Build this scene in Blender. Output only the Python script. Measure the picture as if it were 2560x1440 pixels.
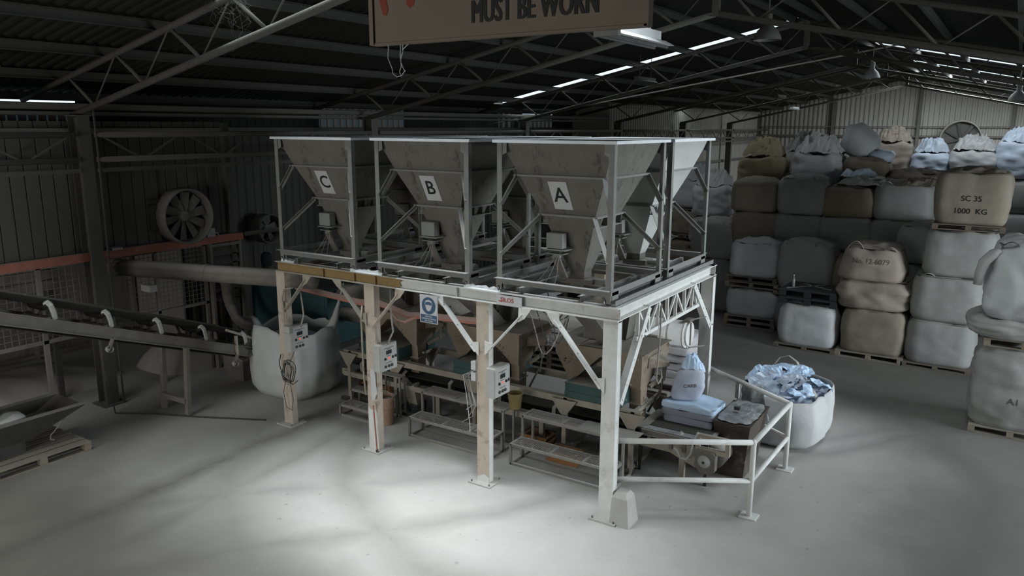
import bpy, bmesh, math, random
from mathutils import Vector, Matrix, noise
for o in list(bpy.data.objects): bpy.data.objects.remove(o)
S = bpy.context.scene
COL = S.collection
# ------------------------------------------------------------------ camera
cd = bpy.data.cameras.new('camera'); cam = bpy.data.objects.new('camera', cd); COL.objects.link(cam); S.camera = cam
cd.sensor_fit = 'HORIZONTAL'; cd.sensor_width = 36.0; cd.lens = 36.0 * 1923.7 / 2560.0; cd.clip_start = 0.05; cd.clip_end = 300
PITCH, ROLL, YAW = 0.206911, -0.0026765, 0.574055
cam.location = (0, 0, 5.0)
_F = Vector((-math.sin(YAW) * math.cos(PITCH), math.cos(YAW) * math.cos(PITCH), -math.sin(PITCH)))
_r = Vector((math.cos(YAW), math.sin(YAW), 0)); _d = _F.cross(_r)
_r2 = math.cos(ROLL) * _r + math.sin(ROLL) * _d; _d2 = -math.sin(ROLL) * _r + math.cos(ROLL) * _d
cam.rotation_euler = Matrix((( _r2.x, -_d2.x, -_F.x), (_r2.y, -_d2.y, -_F.y), (_r2.z, -_d2.z, -_F.z))).to_euler()
# ------------------------------------------------------------------ world, daylight, exposure
W = bpy.data.worlds.new('overcast_sky'); S.world = W; W.use_nodes = True
W.node_tree.nodes['Background'].inputs[0].default_value = (0.74, 0.86, 0.95, 1)
W.node_tree.nodes['Background'].inputs[1].default_value = 1.3
vs = S.view_settings; vs.view_transform = 'Standard'; vs.look = 'None'; vs.exposure = 0.0; vs.gamma = 1.0; vs.use_curve_mapping = False
RIDGE_X, RIDGE_Z, SLOPE = -4.9, 7.88, 0.2125
def roof_z(x): return RIDGE_Z - SLOPE * abs(x - RIDGE_X)
def skylight_lamp(name, x0, x1, y0, y1, watts, col=(0.86, 0.94, 1.0), spread=170):
    # daylight entering through a roof opening: a lamp of the opening's own size lying in it, just above the sheets
    l = bpy.data.lights.new(name, 'AREA'); l.shape = 'RECTANGLE'
    xm = (x0 + x1) / 2; L = abs(x1 - x0) * math.hypot(1, SLOPE)
    l.size = L; l.size_y = y1 - y0; l.energy = watts; l.color = col; l.spread = math.radians(spread)
    o = bpy.data.objects.new(name, l); COL.objects.link(o)
    o.location = (xm, (y0 + y1) / 2, roof_z(xm) + 0.012)
    o.rotation_euler = (0, math.atan(SLOPE) * (1 if xm > RIDGE_X else -1), 0)
    return o
#            (side, x0, x1, y0, y1, watts, spread)
SKY = [('left', -14.9, -5.2, 21.85, 22.4, 60, 180), ('right', -4.4, 1.5, 28.95, 29.9, 150, 180), ('right', -4.0, 2.5, 36.2, 37.2, 250, 180),
       ('left', -14.0, -7.5, 36.2, 37.0, 50, 180), ('right', -4.3, 3.2, 43.3, 44.1, 2200, 180), ('right', -2.3, 0.3, 10.3, 12.4, 75, 130), ('left', -9.6, -5.6, 6.0, 7.9, 84, 48),
       ('left', -7.5, -5.3, 11.6, 12.9, 28, 110), ('right', -4.3, -2.5, 5.9, 7.0, 40, 60), ('left', -12.4, -9.9, 2.6, 4.2, 72, 120)]  # these three openings, out of view, are added for the light they give
for sd, x0, x1, y0, y1, w, spr in SKY: skylight_lamp('skylight_daylight', x0, x1, y0, y1, w, (0.98, 1.0, 0.93) if x0 < -9.8 and y0 < 5 else (0.9, 0.96, 1.0), spread=spr)
# fill daylight through a roller door added in the front wall, behind the camera
DOOR = (-12.5, -4.5, 0.0, 4.3)
dl = bpy.data.lights.new('door_fill', 'AREA'); dl.shape = 'RECTANGLE'; dl.size = DOOR[1]-DOOR[0]; dl.size_y = DOOR[3]-DOOR[2]; dl.energy = 540; dl.color = (1.0, 0.955, 0.88)
dob = bpy.data.objects.new('door_fill', dl); COL.objects.link(dob); dob.location = ((DOOR[0]+DOOR[1])/2, -6.02, (DOOR[2]+DOOR[3])/2); dob.rotation_euler = (math.radians(90), 0, 0)
# and through the wide side door in the right wall, out of view: the bright yard outside it
SIDE = (9.6, 16.6, 0.0, 4.7)
sl_ = bpy.data.lights.new('side_door_daylight', 'AREA'); sl_.shape = 'RECTANGLE'; sl_.size = 7.5; sl_.size_y = 5.0; sl_.energy = 2350; sl_.color = (0.88, 0.95, 1.0)
sob = bpy.data.objects.new('side_door_daylight', sl_); COL.objects.link(sob); sob.location = (12.0, 13.6, 2.9); sob.rotation_euler = (math.radians(90), 0, math.radians(90))
# ------------------------------------------------------------------ helpers
ORG = {}
def tag(o, label=None, cat=None, group=None, kind=None):
    if label: o['label'] = label
    if cat: o['category'] = cat
    if group: o['group'] = group
    if kind: o['kind'] = kind
    return o
def thing(name, label, cat, loc=(0, 0, 0), rotz=0.0, group=None, world=False, kind=None):
    o = bpy.data.objects.new(name, None); COL.objects.link(o); o.location = loc; o.rotation_euler = (0, 0, rotz)
    o.empty_display_size = 0.1
    tag(o, label, cat, group, kind)
    ORG[o.name] = Vector(loc) if world else Vector((0, 0, 0))
    return o
def top(o):
    while o.parent: o = o.parent
    return o
def dup(o, parent=None, loc=None, rotz=None, label=None, group=None):
    c = o.copy(); COL.objects.link(c); c.parent = parent
    if loc is not None: c.location = loc
    if rotz is not None: c.rotation_euler = (0, 0, rotz)
    if label: c['label'] = label
    if group: c['group'] = group
    for ch in list(o.children): dup(ch, c)
    return c
def basis(p0, p1, up=(0, 0, 1)):
    p0, p1, up = Vector(p0), Vector(p1), Vector(up)
    z = (p1 - p0).normalized()
    if abs(z.dot(up)) > 0.99: up = Vector((0, 1, 0)) if abs(z.y) < 0.9 else Vector((1, 0, 0))
    x = up.cross(z).normalized(); y = z.cross(x)
    return x, y, z
class MB:
    def __init__(s): s.v = []; s.f = []
    def add(s, vs, fs):
        n = len(s.v); s.v += [tuple(v) for v in vs]; s.f += [tuple(i + n for i in f) for f in fs]; return s
    def box(s, x0, x1, y0, y1, z0, z1):
        return s.add([(x0,y0,z0),(x1,y0,z0),(x1,y1,z0),(x0,y1,z0),(x0,y0,z1),(x1,y0,z1),(x1,y1,z1),(x0,y1,z1)],
                     [(3,2,1,0),(4,5,6,7),(0,1,5,4),(1,2,6,5),(2,3,7,6),(3,0,4,7)])
    def obox(s, c, size, R=None):
        c = Vector(c); R = R or Matrix.Identity(3); a, b, d = [k / 2 for k in size]
        vs = [c + R @ Vector((sx*a, sy*b, sz*d)) for sz in (-1,1) for sx, sy in ((-1,-1),(1,-1),(1,1),(-1,1))]
        return s.add(vs, [(3,2,1,0),(4,5,6,7),(0,1,5,4),(1,2,6,5),(2,3,7,6),(3,0,4,7)])
    def extr(s, prof, p0, p1, up=(0,0,1), closed=True):
        p0, p1 = Vector(p0), Vector(p1); x, y, z = basis(p0, p1, up); n = len(prof)
        vs = [p0 + x*a + y*b for a, b in prof] + [p1 + x*a + y*b for a, b in prof]
        fs = [(i, (i+1) % n, n + (i+1) % n, n + i) for i in range(n)]
        fs += [tuple(range(n))[::-1], tuple(range(n, 2*n))]
        return s.add(vs, fs)
    def bar(s, p0, p1, w, h, up=(0,0,1)):
        a, b = w/2, h/2
        return s.extr([(-a,-b),(a,-b),(a,b),(-a,b)], p0, p1, up)
    def ibeam(s, p0, p1, w, h, tf=0.014, tw=0.012, up=(0,0,1)):
        a, b, c = w/2, h/2, tw/2
        return s.extr([(-a,-b),(a,-b),(a,-b+tf),(c,-b+tf),(c,b-tf),(a,b-tf),(a,b),(-a,b),(-a,b-tf),(-c,b-tf),(-c,-b+tf),(-a,-b+tf)], p0, p1, up)
    def chan(s, p0, p1, w, h, t=0.012, up=(0,0,1), flip=1):
        a, b = w, h/2
        pr = [(0,-b),(a,-b),(a,-b+t),(t,-b+t),(t,b-t),(a,b-t),(a,b),(0,b)]
        if flip < 0: pr = [(-x, y) for x, y in pr][::-1]
        return s.extr(pr, p0, p1, up)
    def ang(s, p0, p1, a=0.05, t=0.007, up=(0,0,1), fx=1, fy=1):
        pr = [(0,0),(a,0),(a,t),(t,t),(t,a),(0,a)]
        pr = [(x*fx, y*fy) for x, y in pr]
        if fx*fy < 0: pr = pr[::-1]
        return s.extr(pr, p0, p1, up)
    def tube(s, p0, p1, r, n=10, r2=None):
        p0, p1 = Vector(p0), Vector(p1); x, y, z = basis(p0, p1); r2 = r if r2 is None else r2
        cs = [(math.cos(2*math.pi*i/n), math.sin(2*math.pi*i/n)) for i in range(n)]
        vs = [p0 + (x*a + y*b)*r for a, b in cs] + [p1 + (x*a + y*b)*r2 for a, b in cs]
        fs = [(i, (i+1) % n, n+(i+1) % n, n+i) for i in range(n)] + [tuple(range(n))[::-1], tuple(range(n, 2*n))]
        return s.add(vs, fs)
    def path(s, pts, r, n=6, rs=None, flat=None):
        pts = [Vector(p) for p in pts]; m = len(pts); base = len(s.v); vs = []; px = None
        for k, p in enumerate(pts):
            t = (pts[min(k+1, m-1)] - pts[max(k-1, 0)]).normalized()
            if px is None: px = (Vector((0,0,1)).cross(t) if abs(t.z) < 0.9 else Vector((1,0,0)).cross(t)).normalized()
            else:
                px = px - t*px.dot(t)
                px = px.normalized() if px.length > 1e-6 else t.orthogonal().normalized()
            py = t.cross(px); rr = rs[k] if rs else r; fl = flat or 1.0
            vs += [p + (px*math.cos(2*math.pi*i/n) + py*(math.sin(2*math.pi*i/n)*fl))*rr for i in range(n)]
        fs = [(k*n+i, k*n+(i+1) % n, (k+1)*n+(i+1) % n, (k+1)*n+i) for k in range(m-1) for i in range(n)]
        fs += [tuple(range(n))[::-1], tuple(range((m-1)*n, m*n))]
        return s.add(vs, fs)
    def prism(s, pts, d):
        pts = [Vector(p) for p in pts]; d = Vector(d); n = len(pts)
        vs = pts + [p + d for p in pts]
        fs = [(i, (i+1) % n, n+(i+1) % n, n+i) for i in range(n)] + [tuple(range(n))[::-1], tuple(range(n, 2*n))]
        return s.add(vs, fs)
    def lathe(s, prof, c=(0,0,0), n=20, axis='z', close=False):
        c = Vector(c); vs = []; m = len(prof)
        for r, h in prof:
            for i in range(n):
                a, b = r*math.cos(2*math.pi*i/n), r*math.sin(2*math.pi*i/n)
                vs.append(c + (Vector((a,b,h)) if axis == 'z' else Vector((h,a,b)) if axis == 'x' else Vector((b,h,a))))
        fs = [(k*n+i, k*n+(i+1) % n, (k+1)*n+(i+1) % n, (k+1)*n+i) for k in range(m-1) for i in range(n)]
        if prof[0][0] > 1e-5 and close: fs.append(tuple(range(n))[::-1])
        if prof[-1][0] > 1e-5 and close: fs.append(tuple(range((m-1)*n, m*n)))
        return s.add(vs, fs)
    def frust(s, rects):
        # stacked rectangles (x0,x1,y0,y1,z) from top to bottom, closed shell without caps
        vs = []
        for x0, x1, y0, y1, z in rects: vs += [(x0,y0,z),(x1,y0,z),(x1,y1,z),(x0,y1,z)]
        fs = [(4*k+i, 4*(k+1)+i, 4*(k+1)+(i+1) % 4, 4*k+(i+1) % 4) for k in range(len(rects)-1) for i in range(4)]
        return s.add(vs, fs)
    def build(s, name, mat, parent=None, smooth=False, kind=None, label=None):
        me = bpy.data.meshes.new(name)
        o0 = Vector((0,0,0))
        if parent is not None: o0 = ORG.get(top(parent).name, o0)
        me.from_pydata([Vector(v) - o0 for v in s.v], [], s.f); me.update()
        bm = bmesh.new(); bm.from_mesh(me); bmesh.ops.recalc_face_normals(bm, faces=bm.faces); bm.to_mesh(me); bm.free()
        if smooth:
            me.polygons.foreach_set('use_smooth', [True]*len(me.polygons))
        me.materials.append(M[mat] if isinstance(mat, str) else mat)
        o = bpy.data.objects.new(name, me); COL.objects.link(o); o.parent = parent
        if kind: o['kind'] = kind
        if label: o['label'] = label
        return o
def autosmooth(o, deg=40):
    me = o.data; bm = bmesh.new(); bm.from_mesh(me); c = math.radians(deg)
    for e in bm.edges: e.smooth = (len(e.link_faces) == 2 and e.calc_face_angle(0) < c)
    for f in bm.faces: f.smooth = True
    bm.to_mesh(me); bm.free(); return o
def share(src, name, loc, rot=(0,0,0), parent=None, scale=None):
    o = bpy.data.objects.new(name, src.data); COL.objects.link(o); o.parent = parent; o.location = loc; o.rotation_euler = rot
    if scale: o.scale = scale
    return o
def conform(o, body, d=(0,1,0), off=0.004):
    # press flat lettering onto the cloth of its bag
    from mathutils.bvhtree import BVHTree
    me = body.data; bv = BVHTree.FromPolygons([v.co for v in me.vertices], [p.vertices for p in me.polygons]); d = Vector(d)
    bm = bmesh.new(); bm.from_mesh(o.data); bmesh.ops.triangulate(bm, faces=bm.faces)
    bmesh.ops.subdivide_edges(bm, edges=bm.edges[:], cuts=1, use_grid_fill=True)
    for v in bm.verts:
        h = bv.ray_cast(v.co - d*2.0, d)
        if h[0] is not None: v.co = h[0] - d*off
    bm.to_mesh(o.data); bm.free()
def text(name, s, size, origin, xd, yd, mat, parent, ext=0.002, bold=0.0, sx=1.0, align='CENTER', spacing=1.0, fat=0.0):
    cu = bpy.data.curves.new('lettering', 'FONT'); cu.body = s; cu.size = size; cu.align_x = align; cu.align_y = 'CENTER'
    cu.extrude = ext/2; cu.offset = bold; cu.space_character = spacing; cu.resolution_u = 3; cu.space_line = 0.9
    t = bpy.data.objects.new('lettering', cu); COL.objects.link(t)
    dg = bpy.context.evaluated_depsgraph_get(); me = bpy.data.meshes.new_from_object(t.evaluated_get(dg))
    bpy.data.objects.remove(t)
    xd, yd = Vector(xd).normalized(), Vector(yd).normalized(); zd = xd.cross(yd); o0 = ORG.get(top(parent).name, Vector((0,0,0))) if parent else Vector((0,0,0))
    for v in me.vertices: v.co = Vector(origin) - o0 + xd*(v.co.x*sx) + yd*v.co.y + zd*(v.co.z + ext/2)
    if fat:   # heavier strokes: the same outline laid twice, a hair apart
        n = len(me.vertices); vs = [v.co.copy() for v in me.vertices]; fs = [tuple(p.vertices) for p in me.polygons]
        me = bpy.data.meshes.new('lettering'); me.from_pydata([v - xd*fat for v in vs] + [v + xd*fat - zd*0.0003 for v in vs], [], fs + [tuple(i+n for i in f) for f in fs])
    me.materials.clear(); me.materials.append(M[mat])
    o = bpy.data.objects.new(name, me); COL.objects.link(o); o.parent = parent
    return o
# ------------------------------------------------------------------ materials
M = {}
def pm(name, c1, c2=None, scale=6.0, rough=0.8, metal=0.0, bump=0.15, bscale=None, dust=0.0, dustcol=(0.33,0.315,0.29), stain=None, stainamt=0.5, stretch=None, alpha=None, contrast=0.25, spos=0.56):
    m = bpy.data.materials.new(name); m.use_nodes = True; M[name] = m
    nt = m.node_tree; N = nt.nodes; L = nt.links; b = N['Principled BSDF']
    b.inputs['Roughness'].default_value = rough; b.inputs['Metallic'].default_value = metal
    b.inputs['Specular IOR Level'].default_value = 0.3
    tc = N.new('ShaderNodeTexCoord'); src = tc.outputs['Object']
    if stretch:
        mp = N.new('ShaderNodeMapping'); mp.inputs['Scale'].default_value = stretch; L.new(src, mp.inputs[0]); src = mp.outputs[0]
    n = N.new('ShaderNodeTexNoise'); n.inputs['Scale'].default_value = scale; n.inputs['Detail'].default_value = 5; n.inputs['Roughness'].default_value = 0.62
    L.new(src, n.inputs['Vector'])
    c2 = c2 or tuple(k*0.72 for k in c1)
    r = N.new('ShaderNodeValToRGB'); r.color_ramp.elements[0].position = 0.5-contrast; r.color_ramp.elements[1].position = 0.5+contrast
    r.color_ramp.elements[0].color = (*c2, 1); r.color_ramp.elements[1].color = (*c1, 1)
    L.new(n.outputs[0], r.inputs[0]); col = r.outputs[0]
    if stain:
        n2 = N.new('ShaderNodeTexNoise'); n2.inputs['Scale'].default_value = scale*0.8; n2.inputs['Detail'].default_value = 6; n2.inputs['Roughness'].default_value = 0.7
        L.new(src, n2.inputs['Vector'])
        r2 = N.new('ShaderNodeValToRGB'); r2.color_ramp.elements[0].position = spos; r2.color_ramp.elements[1].position = spos+0.09
        r2.color_ramp.elements[0].color = (0,0,0,1); r2.color_ramp.elements[1].color = (stainamt,)*3 + (1,)
        L.new(n2.outputs[0], r2.inputs[0])
        mx = N.new('ShaderNodeMixRGB'); L.new(r2.outputs[0], mx.inputs[0]); L.new(col, mx.inputs[1]); mx.inputs[2].default_value = (*stain, 1); col = mx.outputs[0]
    if dust > 0:   # fine powder lying on everything that faces up
        g = N.new('ShaderNodeNewGeometry'); sp = N.new('ShaderNodeSeparateXYZ'); L.new(g.outputs['Normal'], sp.inputs[0])
        mr = N.new('ShaderNodeMapRange'); mr.inputs[1].default_value = 0.25; mr.inputs[2].default_value = 0.8; mr.inputs[3].default_value = 0; mr.inputs[4].default_value = dust
        L.new(sp.outputs[2], mr.inputs[0])
        mx = N.new('ShaderNodeMixRGB'); L.new(mr.outputs[0], mx.inputs[0]); L.new(col, mx.inputs[1]); mx.inputs[2].default_value = (*dustcol, 1); col = mx.outputs[0]
    L.new(col, b.inputs['Base Color'])
    if bump > 0:
        bp = N.new('ShaderNodeBump'); bp.inputs['Strength'].default_value = bump; bp.inputs['Distance'].default_value = 0.02
        if bscale:
            n3 = N.new('ShaderNodeTexNoise'); n3.inputs['Scale'].default_value = bscale; n3.inputs['Detail'].default_value = 3; L.new(src, n3.inputs['Vector']); L.new(n3.outputs[0], bp.inputs['Height'])
        else: L.new(n.outputs[0], bp.inputs['Height'])
        L.new(bp.outputs[0], b.inputs['Normal'])
    if alpha is not None: b.inputs['Alpha'].default_value = alpha
    return m
def em(name, col, s):
    m = bpy.data.materials.new(name); m.use_nodes = True; M[name] = m; b = m.node_tree.nodes['Principled BSDF']
    b.inputs['Base Color'].default_value = (*col, 1); b.inputs['Emission Color'].default_value = (*col, 1); b.inputs['Emission Strength'].default_value = s
DUST = (0.36, 0.345, 0.315)
pm('white_paint', (0.68,0.69,0.665), (0.55,0.555,0.53), 5, 0.6, 0, 0.08, dust=0.5, dustcol=(0.62,0.63,0.61), stain=(0.40,0.37,0.32), stainamt=0.45)
pm('pink_paint', (0.49,0.43,0.355), (0.39,0.335,0.275), 6, 0.75, 0, 0.1, dust=0.6, dustcol=DUST, stain=(0.17,0.12,0.09), stainamt=0.5)
pm('ochre_paint', (0.30,0.205,0.085), (0.22,0.15,0.065), 7, 0.7, 0, 0.08, dust=0.8, dustcol=DUST)
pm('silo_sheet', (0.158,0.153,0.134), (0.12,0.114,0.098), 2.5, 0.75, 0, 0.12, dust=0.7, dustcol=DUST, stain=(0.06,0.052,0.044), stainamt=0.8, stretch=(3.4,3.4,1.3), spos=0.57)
pm('silo_sheet_lit', (0.46,0.47,0.45), (0.38,0.39,0.37), 2.5, 0.7, 0, 0.1, dust=0.5, dustcol=DUST)  # lit copy of silo_sheet: the rear right silo's stronger light put into its colour
pm('silo_frame', (0.225,0.228,0.216), (0.165,0.167,0.157), 7, 0.6, 0.1, 0.08, dust=0.85, dustcol=(0.50,0.505,0.49))
pm('silo_rim', (0.72,0.76,0.78), (0.58,0.62,0.64), 3, 0.55, 0.1, 0.05, dust=0.6, dustcol=(0.75,0.78,0.79))
pm('tan_steel', (0.25,0.205,0.155), (0.19,0.153,0.113), 4, 0.75, 0, 0.1, dust=0.75, dustcol=(0.40,0.375,0.33), stain=(0.10,0.085,0.07), stainamt=0.6)
pm('teal_paint', (0.032,0.078,0.073), (0.024,0.058,0.055), 5, 0.6, 0, 0.06, dust=0.9, dustcol=(0.31,0.275,0.225))
pm('teal_dark', (0.035,0.085,0.09), (0.026,0.06,0.066), 3, 0.65, 0, 0.05, dust=0.5, dustcol=(0.2,0.19,0.17))
pm('dusty_steel', (0.185,0.175,0.155), (0.13,0.122,0.107), 6, 0.75, 0.1, 0.1, dust=0.85, dustcol=DUST)
pm('bench_steel', (0.27,0.262,0.24), (0.20,0.194,0.176), 6, 0.75, 0.1, 0.1, dust=0.85, dustcol=(0.43,0.42,0.395))
pm('beige_steel', (0.34,0.31,0.255), (0.26,0.235,0.19), 6, 0.75, 0, 0.1, dust=0.8, dustcol=(0.37,0.35,0.31))
pm('dark_steel', (0.055,0.054,0.05), (0.04,0.039,0.036), 6, 0.7, 0.1, 0.1, dust=0.6, dustcol=(0.22,0.21,0.19))
pm('truss_paint', (0.08,0.078,0.07), (0.06,0.058,0.052), 5, 0.8, 0, 0.06, dust=0.8, dustcol=(0.15,0.145,0.13))
pm('purlin_paint', (0.04,0.039,0.034), (0.03,0.029,0.026), 5, 0.8, 0, 0.05)
pm('roof_sheet', (0.016,0.0155,0.014), (0.012,0.0116,0.0105), 1.2, 0.75, 0.2, 0.05)
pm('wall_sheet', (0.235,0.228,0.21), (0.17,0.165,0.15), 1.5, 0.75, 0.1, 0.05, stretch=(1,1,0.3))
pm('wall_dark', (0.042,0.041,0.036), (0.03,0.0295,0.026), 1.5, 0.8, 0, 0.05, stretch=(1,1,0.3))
pm('panel_sheet', (0.10,0.098,0.089), (0.07,0.068,0.061), 1.3, 0.8, 0, 0.06, stretch=(1,1,0.45), stain=(0.14,0.14,0.137), stainamt=0.6)
pm('red_paint', (0.33,0.135,0.10), (0.24,0.09,0.065), 5, 0.75, 0, 0.1, dust=0.85, dustcol=(0.34,0.29,0.25))
pm('pink_red', (0.52,0.24,0.195), (0.42,0.18,0.145), 5, 0.75, 0, 0.08, dust=0.75, dustcol=(0.42,0.36,0.32))
pm('rubber', (0.028,0.028,0.027), (0.02,0.02,0.019), 8, 0.8, 0, 0.05, dust=0.55, dustcol=(0.14,0.135,0.12))
pm('black_plastic', (0.03,0.035,0.035), (0.02,0.023,0.023), 8, 0.5, 0, 0.05, dust=0.5, dustcol=(0.2,0.2,0.19))
pm('cable', (0.05,0.05,0.048), None, 8, 0.6, 0, 0)
pm('pale_cable', (0.32,0.30,0.27), None, 8, 0.7, 0, 0)
pm('wood', (0.27,0.235,0.185), (0.19,0.16,0.125), 3, 0.85, 0, 0.2, stretch=(1,8,8), dust=0.6, dustcol=DUST)
pm('dark_wood', (0.16,0.13,0.10), (0.11,0.09,0.07), 3, 0.85, 0, 0.2, stretch=(1,8,8), dust=0.5, dustcol=(0.26,0.245,0.22))
pm('bag_white', (0.49,0.505,0.505), (0.41,0.425,0.425), 3, 0.75, 0, 0.25, bscale=9, dust=0.5, dustcol=(0.40,0.395,0.37))
pm('bag_grey', (0.31,0.315,0.30), (0.25,0.255,0.24), 3, 0.8, 0, 0.25, bscale=9, dust=0.5, dustcol=(0.34,0.335,0.31))
pm('bag_tan', (0.25,0.222,0.172), (0.20,0.176,0.135), 3, 0.8, 0, 0.25, bscale=9, dust=0.4, dustcol=(0.34,0.315,0.27))
pm('bag_brown', (0.24,0.195,0.145), (0.185,0.15,0.11), 3, 0.8, 0, 0.25, bscale=9, dust=0.4, dustcol=(0.3,0.27,0.23))
pm('bag_pinkish', (0.33,0.285,0.24), (0.26,0.222,0.185), 3, 0.8, 0, 0.3, bscale=8, dust=0.4, dustcol=(0.36,0.33,0.29))
pm('sack_white', (0.66,0.65,0.67), (0.57,0.565,0.585), 4, 0.6, 0, 0.15, bscale=12)
pm('sack_blue', (0.50,0.65,0.82), (0.43,0.57,0.75), 4, 0.55, 0, 0.15, bscale=12)
pm('sack_lilac', (0.46,0.50,0.59), (0.39,0.43,0.52), 4, 0.6, 0, 0.15, bscale=12)
pm('sack_grey', (0.30,0.33,0.40), (0.25,0.28,0.34), 4, 0.6, 0, 0.15, bscale=12)
pm('liner', (0.52,0.60,0.70), (0.42,0.50,0.60), 5, 0.45, 0, 0.15, bscale=14)
pm('sack_yellow', (0.33,0.28,0.175), (0.25,0.21,0.13), 4, 0.7, 0, 0.2, bscale=12)
pm('strap_black', (0.02,0.03,0.03), None, 8, 0.7, 0, 0)
pm('strap_white', (0.46,0.45,0.42), (0.36,0.35,0.32), 8, 0.7, 0, 0.1)
pm('print_black', (0.016,0.018,0.018), None, 9, 0.7, 0, 0)
pm('print_faded', (0.12,0.105,0.085), None, 9, 0.8, 0, 0)
pm('sign_white', (0.50,0.51,0.52), (0.45,0.46,0.465), 5, 0.5, 0, 0)
pm('sign_blue', (0.045,0.095,0.165), (0.04,0.085,0.15), 5, 0.5, 0, 0)
pm('sign_red', (0.40,0.055,0.045), None, 5, 0.6, 0, 0)
pm('sign_cream', (0.17,0.14,0.108), (0.14,0.114,0.087), 3, 0.7, 0, 0.03, stain=(0.10,0.092,0.07), stainamt=0.3)
pm('rust_drip', (0.24,0.05,0.03), (0.17,0.04,0.025), 6, 0.8, 0, 0)
pm('box_grey', (0.40,0.405,0.385), (0.33,0.335,0.315), 5, 0.6, 0, 0.04, dust=0.5, dustcol=DUST)
pm('motor_grey', (0.24,0.245,0.235), (0.19,0.195,0.185), 5, 0.7, 0, 0.06, dust=0.7, dustcol=DUST)
pm('orange_plastic', (0.28,0.135,0.055), (0.22,0.105,0.043), 5, 0.6, 0, 0.04, dust=0.4, dustcol=DUST)
pm('peach_plastic', (0.36,0.245,0.18), (0.29,0.195,0.14), 5, 0.6, 0, 0.04, dust=0.4, dustcol=DUST)
pm('yellow_plastic', (0.20,0.155,0.06), (0.16,0.12,0.045), 5, 0.6, 0, 0.04, dust=0.3, dustcol=DUST)
pm('cream_plastic', (0.40,0.37,0.30), (0.32,0.295,0.24), 5, 0.65, 0, 0.05, dust=0.4, dustcol=DUST)
pm('concrete', (0.42,0.415,0.39), (0.34,0.335,0.315), 6, 0.9, 0, 0.2)
pm('powder', (0.36,0.345,0.315), (0.29,0.275,0.25), 1.5, 0.95, 0, 0.3, bscale=5)
pm('fan_steel', (0.16,0.155,0.14), (0.11,0.105,0.095), 5, 0.75, 0, 0.08, dust=0.7, dustcol=(0.24,0.23,0.21))
pm('brown_box', (0.085,0.068,0.055), (0.05,0.042,0.036), 4, 0.7, 0, 0.15, dust=0.0, stain=(0.20,0.19,0.17), stainamt=0.5)
pm('film', (0.36,0.375,0.38), (0.20,0.21,0.215), 7, 0.3, 0, 0.4, bscale=16, contrast=0.12)
pm('cloth_dark', (0.055,0.052,0.046), (0.035,0.034,0.03), 6, 0.9, 0, 0.1)
pm('cloth_black', (0.012,0.013,0.014), None, 6, 0.9, 0, 0.05)
pm('skin', (0.13,0.085,0.06), None, 6, 0.7, 0, 0)
pm('lamp_white', (0.62,0.64,0.64), (0.55,0.565,0.565), 5, 0.5, 0, 0)
pm('lamp_dark', (0.10,0.10,0.095), (0.07,0.07,0.065), 5, 0.6, 0, 0)
pm('web_fibre', (0.10,0.095,0.083), None, 8, 0.9, 0, 0)
fg = bpy.data.materials.new('fibreglass_sheet'); fg.use_nodes = True; M['fibreglass'] = fg
_tb = fg.node_tree.nodes.new('ShaderNodeBsdfTranslucent'); _tb.inputs[0].default_value = (0.16, 0.175, 0.175, 1); fg.node_tree.links.new(_tb.outputs[0], fg.node_tree.nodes['Material Output'].inputs[0])
em('led_red', (0.9, 0.07, 0.04), 0.7)
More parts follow.
